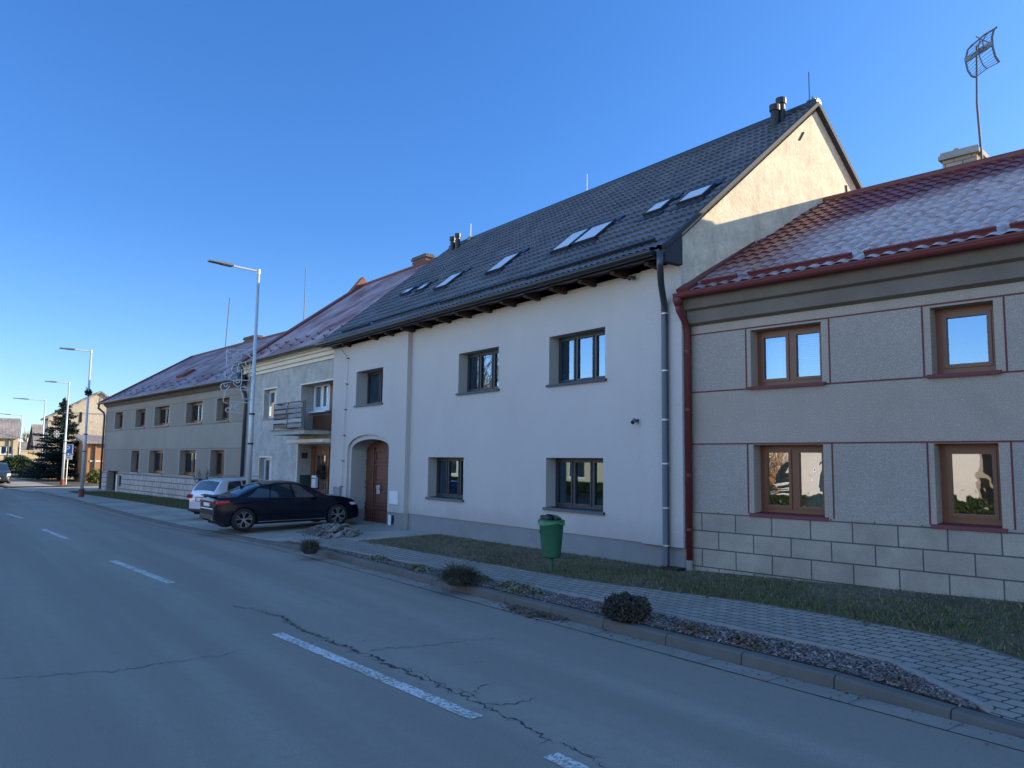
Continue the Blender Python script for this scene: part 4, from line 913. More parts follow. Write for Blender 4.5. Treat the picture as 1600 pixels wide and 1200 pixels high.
ud, _ = P4.uz(380, 700, -.1); j = MB(); j.tube([(ud+.05,-.44,5.1),(ud+.05,-.40,4.95),(ud,-.12,4.6),(ud,-.10,4.3),(ud-.02,-.10,.1)], .07, 10); j.lathe([(.08,0),(.17,.12),(.17,.42)], (ud+.05,-.36,4.9), 10); j.tube([(ud+.05,-.4,5.25),(ud+.35,-.44,5.55)], .07, 8); j.build('downpipe', M['pipe'], H4, smooth=True)
ul, _ = P4.uz(160, 700, -.1); j = MB(); j.tube([(ul+.02,-.44,5.1),(ul-.25,-.40,4.9),(ul-.1,-.12,4.62),(ul,-.10,4.4),(ul,-.10,.1)], .06, 10); j.build('downpipe', M['pipe'], H4, smooth=True)
vn = MB(); rr = random.Random(21); u0_, z0_ = P4.uz(322, 752, -.2)
def twigs(mb, p, d, l, r, n, rr, spread=.7):
    q = p+d*l; mb.tube([p, (p+q)/2+Vector((rr.gauss(0,l*.06),rr.gauss(0,l*.06),rr.gauss(0,l*.06))), q], [r, r*.8, r*.55], 4, False)
    if n: 
        for k in range(3 if rr.random() < .6 else 2): twigs(mb, p+d*l*rr.uniform(.5,1.), (d+Vector((rr.gauss(0,spread),rr.gauss(0,spread*.5),rr.gauss(0,spread*.5)))).normalized(), l*rr.uniform(.6,.85), r*.6, n-1, rr, spread)
for k in range(5): twigs(vn, Vector((rr.uniform(-1.2,1.2), rr.uniform(-.1,.1), 0)), Vector((rr.gauss(0,.3),0,1)).normalized(), .7, .02, 3, rr)
vo = vn.build('bare_shrub', M['wreath']); vo.location = P4.world(u0_, -.3, .1); vo.rotation_euler = (0,0,P4.a); tag(vo, 'bare twiggy shrub against the block plinth behind the pale silver estate car', 'shrub')
# ------------------------------------------------------------------ cars
def itab(T):
    xs = [t[0] for t in T]
    def f(x):
        if x <= xs[0]: return T[0][1]
        for i in range(len(T)-1):
            if x <= xs[i+1]:
                t = (x-xs[i])/(xs[i+1]-xs[i]); p0 = T[max(i-1,0)]; p1, p2 = T[i], T[i+1]; p3 = T[min(i+2,len(T)-1)]
                h = p2[0]-p1[0]
                m1 = (p2[1]-p0[1])/(p2[0]-p0[0])*h if i else (p2[1]-p1[1]); m2 = (p3[1]-p1[1])/(p3[0]-p1[0])*h if i+2 < len(T) else (p2[1]-p1[1])
                return (2*t**3-3*t*t+1)*p1[1]+(t**3-2*t*t+t)*m1+(-2*t**3+3*t*t)*p2[1]+(t**3-t*t)*m2
        return T[-1][1]
    return f
class Car:
    def __init__(s, L, hw, top, belt, wr, ax0, ax1, sill=.20, tum=.42, paintm='car_black'):
        s.L, s.hw, s.wr, s.ax, s.sill, s.tum, s.pm = L, hw, wr, (ax0, ax1), sill, tum, M[paintm]
        s.top, s.belt = itab(top), itab(belt)
        s.bot = itab([(0,.36),(.12,.27),(.4,sill),(L-.5,sill),(L-.1,.22),(L,.30)])
    def W(s, x):
        t = abs(x-s.L/2)/(s.L/2); w = s.hw*(1-.05*t**2-.06*t**6); e = min(x, s.L-x); c = .30
        if e < c: w *= .80+.20*math.sqrt(max(0, 1-(1-e/c)**2))
        return w
    def zb(s, x):
        z = s.bot(x)
        for a in s.ax:
            R = s.wr+.045; d = abs(x-a)
            if d < R: z = max(z, s.wr*.98+math.sqrt(R*R-d*d)-.01)
        return z
    def edge(s, x):                    # roof edge: lateral, height
        zb, zt = s.belt(x), s.top(x); h = zt-zb
        return (max(.2, s.W(x)*.965-max(0, h-.06)*s.tum-.06), zt-.035-.02*min(1, h/.3))
    def side(s, x, z):
        zb = s.belt(x); w = s.W(x)
        if z <= zb:
            t = (z-s.sill)/(zb-s.sill)
            k = .955+.045*math.sin(PI*min(1, max(0, t*.86+.14)))**.8
            if t > .78: k += .012*math.sin(PI*(t-.78)/.22)
            if t > .9: k -= (t-.9)*.25
            return w*k
        ye, ze = s.edge(x); y0 = s.side(x, zb-1e-6); t = min(1, (z-zb)/max(.001, ze-zb))
        return y0+(ye-y0)*(t+.10*math.sin(PI*t))
    def roofz(s, x, f):
        ye, ze = s.edge(x); return ze+(s.top(x)-ze)*(1-f*f)
    def ring(s, x):
        P = []; zb = s.zb(x); zl = s.belt(x); zb = min(zb, zl-.02)
        for i in range(9): z = zb+(zl-zb)*i/8; P.append((x, s.side(x, z), z))
        ye, ze = s.edge(x)
        for i in range(1, 7): z = zl+(ze-zl)*i/6; P.append((x, s.side(x, z), z))
        for i in range(1, 9): f = 1-i/8; P.append((x, ye*f, s.roofz(x, f)))
        return P
    def body(s, par):
        xs = []; x = 0
        xs = [0,.015,.04,.08,.13,.19,.25,.31]
        while xs[-1] < s.L-.35: xs.append(xs[-1]+.045)
        xs += [s.L-k for k in (.31,.25,.19,.13,.08,.04,.015,0)]
        xs = sorted(set(min(s.L, v) for v in xs)); rows = []
        for x in xs:
            h = s.ring(x); rows.append(h+[(p[0],-p[1],p[2]) for p in reversed(h[:-1])])
        m = MB(); m.grid(rows)
        for r in (rows[0], rows[-1]): 
            n = len(r); c = (r[0][0], 0, sum(p[2] for p in r)/n); m.add(r+[c], [(i, i+1, n) for i in range(n-1)]+[(n-1, 0, n)])
        s.o = m.build('body', s.pm, par, smooth=True)
        md = s.o.modifiers.new('edges', 'EDGE_SPLIT'); md.split_angle = math.radians(42)
        u = MB(); u.box(.25, -s.hw*.80, .17, s.L-.25, s.hw*.80, .62); 
        u.build('underbody', M['well'], par)
    def patch(s, name, mat, xb, xt, zlo, zhi, par, off=.006, sides=(1,-1), nx=14, nz=7):
        for sd in sides:
            rows = []
            for j in range(nz+1):
                t = j/nz; row = []
                for i in range(nx+1):
                    x = (xb[0]+(xb[1]-xb[0])*i/nx)*(1-t)+(xt[0]+(xt[1]-xt[0])*i/nx)*t
                    z0 = zlo(x) if callable(zlo) else zlo; z1 = zhi(x) if callable(zhi) else zhi
                    z = z0+(z1-z0)*t; row.append((x, sd*(s.side(x, z)+off), z))
                rows.append(row)
            MB().grid(rows).build(name, mat, par, smooth=True)
    def deck(s, name, mat, x0, x1, f0, f1, par, off=.008):
        rows = []
        for i in range(13):
            x = x0+(x1-x0)*i/12; ff = f0+(f1-f0)*i/12; row = []
            for j in range(-8, 9): f = ff*j/8; row.append((x, s.edge(x)[0]*f, s.roofz(x, f)+off))
            rows.append(row)
        MB().grid(rows).build(name, mat, par, smooth=True)
    def face(s, name, mat, x, y0, y1, z0, z1, par, sgn=-1, t=.012):
        m = MB(); m.box(x+sgn*t, y0, z0, x-sgn*.05, y1, z1); return m.build(name, mat, par, bevel=.01)
    def wheels(s, par, spokes=5, double=True):
        for a in s.ax:
            for sd in (1, -1):
                r = s.wr; y = sd*(s.hw-.03); w = .22; m = MB()
                prof = [(r*.70,0),(r*.93,-.0),(r,-.03),(r,-.19),(r*.93,-w),(r*.6,-w)]
                V = []; n = 36
                for pr, py in prof: V += [(a+pr*math.cos(2*PI*k/n), y+sd*py, r+pr*math.sin(2*PI*k/n)) for k in range(n)]
                m.add(V, [(i*n+k, i*n+(k+1)%n, (i+1)*n+(k+1)%n, (i+1)*n+k) for i in range(5) for k in range(n)])
                wh = m.build('wheel', M['tyre'], par, smooth=True)
                g = MB(); yo = y-sd*.018
                def pt(rad, an, dy=0): return Vector((a+rad*math.cos(an), yo+sd*dy, r+rad*math.sin(an)))
                g.tube([pt(r*.69, 2*PI*k/36) for k in range(37)], .010, 6, False)
                for k in range(spokes):
                    an = 2*PI*k/spokes+.3
                    for dl in ((-.13,.13) if double else (0,)):
                        p = pt(r*.10, an+dl*1.5, -.01); q = pt(r*.68, an+dl*1.15, 0); d = q-p; nn = d.cross(Vector((0,1,0))).normalized()
                        g.obox((p+q)/2, d/2, nn*(.008 if double else .022), (0,.014,0))
                        if double:
                            q2 = pt(r*.68, an+dl*2.6, 0); p2 = p.lerp(q, .5); d = q2-p2; nn = d.cross(Vector((0,1,0))).normalized(); g.obox((p2+q2)/2, d/2, nn*.006, (0,.010,0))
                g.tube([pt(0,0,-.03), pt(0,0,.01)], r*.14, 14); rim = g.build('rim', M['alloy'], wh)
                b = MB(); b.tube([pt(0,0,-.06), pt(0,0,-.055)], r*.69, 24); b.build('brake_disc', M['well'], wh)
    def seams(s, xs, par):
        for sd in (1, -1):
            m = MB()
            for x0, x1 in xs:
                rows = []
                for j in range(11):
                    t = j/10; z = s.sill+.10+(s.belt((x0+x1)/2)-s.sill-.10)*t; x = x0+(x1-x0)*t; y = sd*(s.side(x, z)+.002)
                    rows.append([(x-.005, y, z), (x+.005, y, z)])
                m.grid(rows)
            m.build('door_seam', M['well'], par)
    def handle(s, x, par, mat):
        for sd in (1, -1):
            z = s.belt(x)-.13; y = s.side(x, z); m = MB(); m.box(x-.11, sd*y-.005, z-.014, x+.11, sd*(y+.028), z+.016); m.build('door_handle', mat, par, bevel=.01)
    def mirror(s, x, par, mat):
        for sd in (1, -1):
            z = s.belt(x)+.05; y = s.side(x, s.belt(x)); m = MB(); m.obox((x-.02, sd*(y+.13), z+.03), (.055,.02*sd,0), (-.01,.095*sd,0), (0,0,.06)); m.tube([(x+.02, sd*(y-.02), z-.04), (x, sd*(y+.08), z)], .025, 6); m.build('side_mirror', mat, par, bevel=.025)
def put(o, x, y, ang, z=0, tilt=0):
    o.location = (x, y, z); o.rotation_euler = (0, -tilt, ang)
# black saloon, nose to the gateway
q_ = lambda x: x-.22 if x > .9 else x*.68/.9
S = Car(4.24, .87, [(0.000,.86),(0.038,.97),(0.227,1.005),(0.468,1.01),(0.589,1.03),(0.830,1.15),(1.180,1.29),(1.580,1.375),(1.930,1.39),(2.280,1.365),(2.630,1.25),(2.930,1.09),(3.140,.985),(3.380,.955),(3.780,.885),(4.060,.78),(4.180,.66),(4.240,.52)],
        [(0.000,.80),(0.060,.90),(0.453,.935),(1.280,.92),(2.280,.89),(2.980,.87),(3.140,.86),(3.480,.83),(3.880,.77),(4.080,.68),(4.240,.48)], .325, .74, 3.48)
sed = thing('black_saloon_car', 'black saloon car with bright spoked wheels, parked nose-in at the arched gateway', 'car')
S.body(sed); S.wheels(sed)
bz = lambda x: S.belt(x)+.018
tz = lambda x: S.edge(x)[1]-.035
S.patch('rear_side_window', M['carglass'], (0.800,1.440), (1.160,1.500), bz, tz, sed, sides=(1,-1)); S.patch('side_window', M['carglass'], (1.480,2.140), (1.540,2.060), bz, tz, sed); S.patch('front_side_window', M['carglass'], (2.200,2.880), (2.120,2.330), bz, tz, sed)
S.patch('window_trim', M['black'], (.98,3.16), (.98,3.16), lambda x: S.belt(x)-.002, lambda x: S.belt(x)+.016, sed, .009, nz=1)
S.deck('rear_window', M['carglass'], .62, 1.44, .84, .86, sed); S.deck('windscreen', M['carglass'], 2.34, 3.08, .88, .95, sed)
S.seams([(1.08,1.40),(2.14,2.18),(3.06,2.98)], sed); S.handle(1.40, sed, S.pm); S.handle(2.44, sed, S.pm); S.mirror(2.78, sed, S.pm)
S.patch('tail_light', M['tail'], (.03,.38), (.03,.34), .775, lambda x: .885, sed, .010); S.patch('headlight', M['white_paint'], (3.900,4.140), (3.830,4.080), .62, lambda x: .70, sed, .007)
S.patch('sill_trim', M['alloy'], (1.130,3.080), (1.130,3.080), .245, .262, sed, .012, nz=1)
S.face('tail_light', M['tail'], 0, -.64, -.24, .79, .87, sed); S.face('tail_light', M['tail'], 0, .24, .64, .79, .87, sed)
S.face('number_plate', M['plate'], 0, -.25, .25, .70, .80, sed, -1, .02); S.face('bumper_trim', M['chrome'], 0, -.55, .55, .615, .65, sed, -1, .02); S.face('diffuser', M['black'], 0, -.6, .6, .33, .46, sed, -1, .015)
m = MB()
for yy in (-.55,.55): m.tube([(-.03,yy,.36),(.1,yy,.36)], .05, 10)
m.build('exhaust', M['chrome'], sed); m = MB(); m.obox((.06,0,1.0), (.06,0,.012), (0,.62,0), (-.004,0,.010)); m.build('boot_spoiler', S.pm, sed)
m = MB(); m.obox((.95,0,S.top(.95)+.22-.0), (.07,0,.0), (0,.012,0), (-.02,0,.03)); m.v = [(x, y, z-.2) for x, y, z in m.v]; m.build('roof_fin', S.pm, sed)
rwx = onz(381, 831, .12); fwx = onz(528, 822, .165); dv_ = Vector((fwx.x-rwx.x, fwx.y-rwx.y)); ang = math.atan2(dv_.y, dv_.x)
side = Vector((math.sin(ang), -math.cos(ang)))
ctr = Vector((rwx.x, rwx.y)) - side*(.87-.03) - Vector((math.cos(ang), math.sin(ang)))*.74
ctr += Vector((math.cos(ang), math.sin(ang)))*.74*.05; put(sed, ctr.x, ctr.y, ang, .115, math.atan2(.05, 2.7)); sed.scale = (.955, .97, .91)
# pale silver estate beside it
G = Car(4.40, .88, [(0,.72),(.04,.98),(.10,1.10),(.28,1.34),(.42,1.45),(.7,1.50),(1.3,1.53),(2.0,1.52),(2.4,1.46),(2.9,1.22),(3.25,1.05),(3.6,1.0),(4.1,.88),(4.34,.70),(4.40,.5)],
        [(0,.66),(.06,.92),(.3,1.0),(1.0,.99),(2.2,.94),(3.2,.90),(3.6,.86),(4.1,.78),(4.4,.46)], .32, .86, 3.48, .21, .34, 'car_silver')
est = thing('silver_estate_car', 'pale silver estate car with roof rails parked on the far side of the black saloon', 'car')
G.body(est); G.wheels(est, 7, False)
bz = lambda x: G.belt(x)+.02
tz = lambda x: G.edge(x)[1]-.05
G.patch('quarter_window', M['carglass'], (.50,1.22), (.66,1.20), bz, tz, est); G.patch('side_window', M['carglass'], (1.28,2.1), (1.26,2.04), bz, tz, est); G.patch('front_side_window', M['carglass'], (2.16,3.05), (2.10,2.42), bz, tz, est)
G.deck('rear_window', M['carglass'], .085, .36, .90, .86, est, .012); G.deck('windscreen', M['carglass'], 2.44, 3.15, .88, .95, est)
G.seams([(1.20,1.24),(2.12,2.12),(3.1,3.05)], est); G.handle(1.45, est, G.pm); G.handle(2.3, est, G.pm); G.mirror(2.9, est, G.pm)
G.patch('tail_light', M['tail'], (.02,.36), (.06,.46), .76, lambda x: .96, est, .010)
G.face('tail_light', M['tail'], .005, -.80, -.52, .78, .92, est); G.face('tail_light', M['tail'], .005, .52, .80, .78, .92, est); G.face('number_plate', M['plate'], .0, -.25, .25, .70, .80, est, -1, .016); G.face('plate_recess', M['concrete'], .0, -.33, .33, .67, .84, est, -1, .008); G.face('lower_bumper', M['black'], 0, -.72, .72, .30, .40, est, -1, .02)
for sd in (1,-1):
    m = MB(); yy = .60*sd; m.tube([(.55,yy,1.50),(.62,yy,1.555),(2.0,yy,1.565),(2.15,yy,1.50)], .016, 6); m.build('roof_rail', M['alloy'], est)
m = MB(); m.tube([(.30,0,1.42),(.16,0,1.60)], .008, 5); m.build('roof_aerial', M['black'], est)
p = onz(294, 806, .28); put(est, -25.12, 6.84, math.radians(110), .09, .015); est.scale = (.83, .90, .84)
# approaching car and a half hidden one, far down the street
K = Car(4.3, .88, [(0,.7),(.05,1.0),(.3,1.30),(.6,1.45),(1.3,1.50),(2.0,1.48),(2.5,1.35),(3.0,1.10),(3.3,1.0),(3.9,.90),(4.2,.76),(4.3,.5)], [(0,.66),(.1,.9),(1,.95),(2.2,.92),(3.2,.90),(3.9,.82),(4.3,.46)], .33, .85, 3.45, .2, .36, 'car_blue')
def far_car(name, lab, mat):
    K.pm = M[mat]; c = thing(name, lab, 'car'); K.body(c); K.wheels(c, 5, False)
    bz = lambda x: K.belt(x)+.02
    tz = lambda x: K.edge(x)[1]-.05
    K.patch('side_window', M['carglass'], (.6,1.7), (.75,1.66), bz, tz, c); K.patch('front_side_window', M['carglass'], (1.76,3.0), (1.72,2.4), bz, tz, c)
    K.deck('windscreen', M['carglass'], 2.44, 3.2, .9, .96, c); K.deck('rear_window', M['carglass'], .1, .45, .88, .86, c); K.mirror(2.85, c, K.pm)
    K.patch('headlight', M['white_paint'], (3.98,4.26), (3.9,4.2), .64, lambda x: .76, c, .008)
    K.face('grille', M['black'], 4.3, -.45, .45, .50, .62, c, 1, .02); K.face('number_plate', M['plate'], 4.3, -.25, .25, .40, .50, c, 1, .03); K.face('lower_bumper', M['black'], 4.3, -.7, .7, .26, .38, c, 1, .015)
    return c
fc = far_car('approaching_car', 'dark grey blue car facing down the street in front of the ochre house', 'car_blue'); p = onz(12, 757, 0); put(fc, p.x-3.2, p.y-.55, -.05)
fc2 = far_car('parked_car', 'small dull red car half hidden between the clipped hedge and the tall spruce', 'car_red'); p = onz(47, 738, 0); put(fc2, p.x, p.y, -.5)

# ------------------------------------------------------------------ street furniture
def lamp(base, H, arm_to, label, base_paint=False):
    t = thing('street_lamp', label, 'street lamp', base, 0, 'street lamps along the pavement')
    m = MB(); h1 = H*.42; m.tube([(0,0,-.1),(0,0,h1),(0,0,h1+.08),(0,0,H)], [.082,.074,.058,.046], 12); m.build('pole', M['galv'], t, smooth=True)
    a = Vector(arm_to); d = a.normalized(); m = MB(); m.tube([(0,0,H-.12),(0,0,H+.03)], .055, 10); m.tube([(0,0,H-.03), (a.x*.58,a.y*.58,H-.03+a.z*.58)], .028, 8); m.build('arm', M['galv'], t)
    p = Vector((a.x*.52,a.y*.52,H-.02+a.z*.52)); q = Vector((a.x,a.y,H-.02+a.z)); n = Vector((-d.y,d.x,0)).normalized()
    hd = MB(); hd.obox((p+q)/2, (q-p)/2, n*.11, (0,0,.022)); hd.obox(p.lerp(q,.28), (q-p)*.24, n*.09, (0,0,.042)); hd.obox(p.lerp(q,.6)-Vector((0,0,.026)), (q-p)*.3, n*.09, (0,0,.006))
    hd.build('lamp_head', M['lamp_grey'], t, bevel=.012)
    bd = MB(); bd.tube([(0,0,H*.30),(0,0,H*.30+.05)], .09, 10); bd.tube([(0,0,h1-.02),(0,0,h1+.03)], .09, 10); bd.build('clamp', M['black'], t)
    if base_paint:
        b = MB(); b.tube([(0,0,-.1),(0,0,.34)], [.13,.12], 12); b.build('base_sleeve', M['orange_base'], t, bevel=.03)
    return t
def lamp_at(px, pyb, pyt, armpx, label, X=None, base_paint=False, zb=.12):
    b = onz(px, pyb, zb) if X is None else Vector((X, onx(px, 700, X).y, zb))
    tp = CAMP + wray(*pyt)*((Vector((b.x,b.y,0)).length)/Vector(wray(*pyt)[:2]).length)
    d = (tp-Vector((0,0,0)))
    hx = tp.z-b.z
    # arm reaches over the road: keep the pole's x, meet the sight line of the head
    A = onx(armpx[0], armpx[1], b.x+.15); arm = (A.x-b.x, A.y-b.y, A.z-tp.z)
    return lamp(b, hx, arm, label, base_paint), b, hx
l1_, lb1, lh1 = lamp_at(391, 800, (408,423), (326,406), 'tall galvanised street lamp standing between the two parked cars', X=-23.5)
l2_, lb2, lh2 = lamp_at(127, 775, (143,548), (93,543), 'street lamp with a red base on the verge before the long house', base_paint=True)
l3_, lb3, lh3 = lamp_at(97, 757, (107.5,598), (70,595), 'galvanised street lamp with a red base beside the blue parking sign', base_paint=True)
l4_, lb4, lh4 = lamp_at(62, 748, (65.5,625), (20,621.5), 'street lamp rising behind the dark spruce, only its upper half showing')
l5_, lb5, lh5 = lamp_at(28, 738, (34.5,649), (0,646), 'farthest street lamp beside the clipped dark hedge and the ochre house')
# wreath of greenery on the second lamp
m = MB(); rr = random.Random(5); zc_ = (688-613)/(F)*lb2.length+2.0
for i in range(240):
    t = rr.uniform(0,2*PI); r = .10+rr.gauss(0,.02); c = Vector((math.cos(t)*r, math.sin(t)*r, rr.gauss(0,.06))); d = Vector((rr.gauss(0,1),rr.gauss(0,1),rr.gauss(0,.6))).normalized()
    m.obox(c, d*.06, d.cross(Vector((.3,.2,1))).normalized()*.015, (0,0,.006))
wz = onx(138, 613, lb2.x).z; o = m.build('pole_garland', M['needle'], fix=False); o.location = (lb2.x, lb2.y, wz); tag(o, 'dark green garland tied round the lamp post before the long house', 'garland')
# wire decoration on the first lamp
def wire_obj(name, lines, org, label, cat, r=.011):
    m = MB()
    for L_ in lines: m.tube(L_, r, 5, False)
    o = m.build(name, M['wire']); o.location = org; tag(o, label, cat); return o
def op(x, y): p = onx(x, y, lb1.x); return Vector((0, p.y-lb1.y, p.z-lb1.z))
def zz(x, y): return op(330+x/9.233, 530+y/9.233)          # measured on the enlarged photograph
def arc(cx, cy, rx, ry, a0, a1, n=14): return [zz(cx+rx*math.cos(math.radians(a0+(a1-a0)*i/n)), cy+ry*math.sin(math.radians(a0+(a1-a0)*i/n))) for i in range(n+1)]
LN = [[zz(228,150),zz(630,160)],[zz(228,150),zz(218,380)],[zz(613,180),zz(600,600)],[zz(560,340),zz(548,600)],
      [zz(245,320),zz(480,335)],[zz(245,160),zz(270,215)],[zz(380,150),zz(380,205)],arc(375,250,62,50,0,360,20),arc(520,160,60,60,60,130),
      [zz(218,380),zz(255,430),zz(200,470),zz(205,560),zz(240,580),zz(300,520)],arc(340,440,45,60,90,400,16),[zz(300,520),zz(250,560),zz(300,600),zz(440,580),zz(440,440),zz(470,430),zz(465,390),zz(430,370)],
      [zz(330,600),zz(320,640),zz(375,690),zz(430,660),zz(440,580)],arc(380,600,30,30,0,200,10),[zz(150,645),zz(290,620),zz(250,700),zz(205,745),zz(150,730),zz(133,690),zz(150,645)],arc(208,650,25,35,0,180,10),
      [zz(205,745),zz(172,880),zz(185,915),zz(240,925)],[zz(270,905),zz(540,918)],[zz(262,725),zz(590,738)],[zz(418,690),zz(460,860),zz(600,870)],[zz(418,690),zz(500,690)],
      [zz(225,1050),zz(440,1065)],arc(235,1020,25,30,60,330,10),arc(270,970,22,40,-90,90,10),[zz(295,960),zz(325,985),zz(340,945)],arc(385,980,35,45,40,320,14),[zz(218,180),zz(300,205)],[zz(420,210),zz(520,190),zz(560,250),zz(600,270)],
      [zz(400,340),zz(385,430),zz(420,470)],[zz(490,320),zz(500,370),zz(530,380)],[zz(228,235),zz(245,320)],[zz(600,600),zz(540,595),zz(310,590)]]
wire_obj('wire_decoration', LN, lb1, 'looping white wire festive decoration hung beside the tall lamp post between the cars', 'decoration', .017)
def sp(x, y): p = onx(x, y, lb3.x); return Vector((0, p.y-lb3.y, p.z-lb3.z))
c = (88.5, 678); SN = []
for k in range(8):
    a = PI*k/8*2; e = (c[0]+5.5*math.cos(a), c[1]+6*math.sin(a)); SN.append([sp(*c), sp(*e)])
    for s in (-.25,.25): f = (c[0]+5*math.cos(a+s), c[1]+5.4*math.sin(a+s)); g_ = (c[0]+3.2*math.cos(a), c[1]+3.4*math.sin(a)); SN.append([sp(*g_), sp(*f)])
SN.append([sp(*c), sp(101,677)])
wire_obj('snowflake_decoration', SN, lb3, 'white wire snowflake hung from the lamp post beside the parking sign', 'decoration', .012)
# parking sign
b = onz(102.5, 757, .1); PSg = thing('parking_sign', 'blue parking sign with a white P and a small white plate on a thin post', 'sign', b, math.radians(52))
def sgn(px, py): q = onx(px, py, b.x); return q.z-b.z
zt, zmid, zlo = sgn(106,694), sgn(106,709), sgn(106,718)
m = MB(); m.tube([(0,.03,0),(0,.03,zt)], .035, 8); m.build('post', M['galv'], PSg)
hwid = .34; m = MB(); m.box(-hwid,-.02,zmid,hwid,.0,zt); pn = m.build('sign_panel', M['white_paint'], PSg, bevel=.02)
m = MB(); m.box(-hwid+.035,-.028,zmid+.035,hwid-.035,-.0205,zt-.035); m.build('blue_field', M['blue_sign'], pn)
m = MB(); hh = (zt-zmid); z0 = zmid+hh*.2; z1 = zt-hh*.16; 
m.box(-.13,-.036,z0,-.05,-.0285,z1); R_ = (z1-z0)*.30; cz = z1-R_
pts_o = [(-.05+.0, z1)]+[(.03+math.cos(t)*R_*.9, cz+math.sin(t)*R_) for t in [PI/2-PI*k/12 for k in range(13)]]+[(-.05, cz-R_)]
pts_i = [(-.05, z1-.075)]+[(.03+math.cos(t)*(R_*.9-.07), cz+math.sin(t)*(R_-.075)) for t in [PI/2-PI*k/12 for k in range(13)]]+[(-.05, cz-R_+.075)]
for i in range(len(pts_o)-1): m.quad((pts_o[i][0],-.036,pts_o[i][1]),(pts_o[i+1][0],-.036,pts_o[i+1][1]),(pts_i[i+1][0],-.036,pts_i[i+1][1]),(pts_i[i][0],-.036,pts_i[i][1]))
m.build('letter', M['white_paint'], pn, fix=False)
m = MB(); m.box(-hwid*.95,-.02,zlo,hwid*.95,0,zmid-.05); p2_ = m.build('lower_plate', M['white_paint'], PSg, bevel=.02)
m = MB()
for k in range(2): m.box(-.2,-.024,zlo+.13+.13*k,.18,-.021,zlo+.165+.13*k)
m.build('plate_lines', M['lamp_grey'], p2_)
# litter bin
bp_ = onz(861, 893, .19); BN = thing('litter_bin', 'green plastic litter bin standing on the grass strip before the grey house', 'litter bin', bp_, math.radians(-18))
def bz_(py): q = CAMP + wray(858, py)*(bp_.length_squared and (Vector((bp_.x,bp_.y,0)).length/Vector(wray(858,py)[:2]).length)); return q.z-bp_.z
z0, z1, z2 = bz_(871), bz_(815), bz_(806)
m = MB(); m.tube([(0,.0,-.05),(0,0,z0+.05)], .032, 8); m.build('post', M['bin_green'], BN)
m = MB(); m.lathe([(.125,z0),(.15,z0+.02),(.162,z0+.15),(.195,z1-.03),(.205,z1)], (0,0,0), 24, 1, .85); bo = m.build('bin_body', M['bin_green'], BN, smooth=True); bo.modifiers.new('e','EDGE_SPLIT').split_angle = math.radians(40)
m = MB(); rr = random.Random(2); n = 28
rows = [[((.212+.006*rr.random())*math.cos(2*PI*k/n), (.181+.006*rr.random())*math.sin(2*PI*k/n), z) for k in range(n)] for z in (z1+.012,)]+[[((.208)*math.cos(2*PI*k/n)*(1.02 if k%2 else 1.0), .178*math.sin(2*PI*k/n)*(1.02 if k%3 else 1.), z1-.02-.035*abs(math.sin(k*.35))) for k in range(n)]]
m.add([p for r in rows for p in r], [(k,(k+1)%n,n+(k+1)%n,n+k) for k in range(n)]); m.build('bin_bag', M['bag'], BN)
m = MB(); m.lathe([(.208,z1),(.212,z1+.03),(.20,z1+.035)], (0,0,0), 24, 1, .85); N = 12
m.grid([[(.185*math.cos(PI*j/N)*(.55+.45*math.cos(PI/2*i/8)), -.03+.175*math.sin(PI/2*i/8)*math.sin(PI*j/N)**.5, z1+.03+.095*math.sin(PI*j/N)**.6*math.cos(PI/2*i/8)) for j in range(N+1)] for i in range(9)])
m.build('bin_hood', M['bin_green'], BN, smooth=True)
m = MB(); m.box(-.17,-.11,z1+.028,.12,-.02,z1+.10); m.build('bin_mouth', M['black'], BN, bevel=.02)
m = MB(); m.tube([(-.03,-.172,z1-.16),(-.03,-.178,z1-.16)], .03, 12); m.build('emblem', M['bag'], BN)

BN.scale = (1.28, 1.2, 1)
# ------------------------------------------------------------------ rubble, shrubs and bed plants
c = onz(512, 832, .17); RHp = thing('rubble_heap', 'low heap of grey gravel and broken stones on the paving beside the black saloon', 'heap', (c.x-.2, c.y+.25, gz(c.x, c.y)))
from mathutils import noise as mn
rows = []
for i in range(29):
    rows.append([])
    for j in range(21):
        a, b_ = -1.25+2.5*i/28, -.65+1.3*j/20; k = max(0, 1-(a/1.15)**2-(b_/.6)**2)
        rows[-1].append((a, b_, -.02+.29*k**.7*(.75+.5*mn.noise(Vector((a*3,b_*3,1))))*(1 if a < .2 else .75)+.02*mn.noise(Vector((a*14,b_*14,4)))*(k > 0)))
MB().grid(rows).build('gravel', M['gravel'], RHp, smooth=False)
rr = random.Random(6); m = MB()
for i in range(320):
    big = i < 26; a = rr.gauss(.75,.30) if big else rr.uniform(-1.2,1.25); b_ = rr.gauss(-.25,.2) if big else rr.gauss(-.1,.3); r = rr.uniform(.04,.11) if big else rr.uniform(.012,.035)
    k = max(0, 1-(a/1.15)**2-(b_/.6)**2); z = .265*k**.7*.8+r*.4
    ax = Vector((rr.gauss(0,1),rr.gauss(0,1),rr.gauss(0,.5))).normalized(); ay = ax.orthogonal().normalized(); az = ax.cross(ay); m.obox((a,b_,z), ax*r, ay*r*rr.uniform(.5,.9), az*r*rr.uniform(.3,.6))
m.build('broken_stones', M['rubble'], RHp, fix=False)
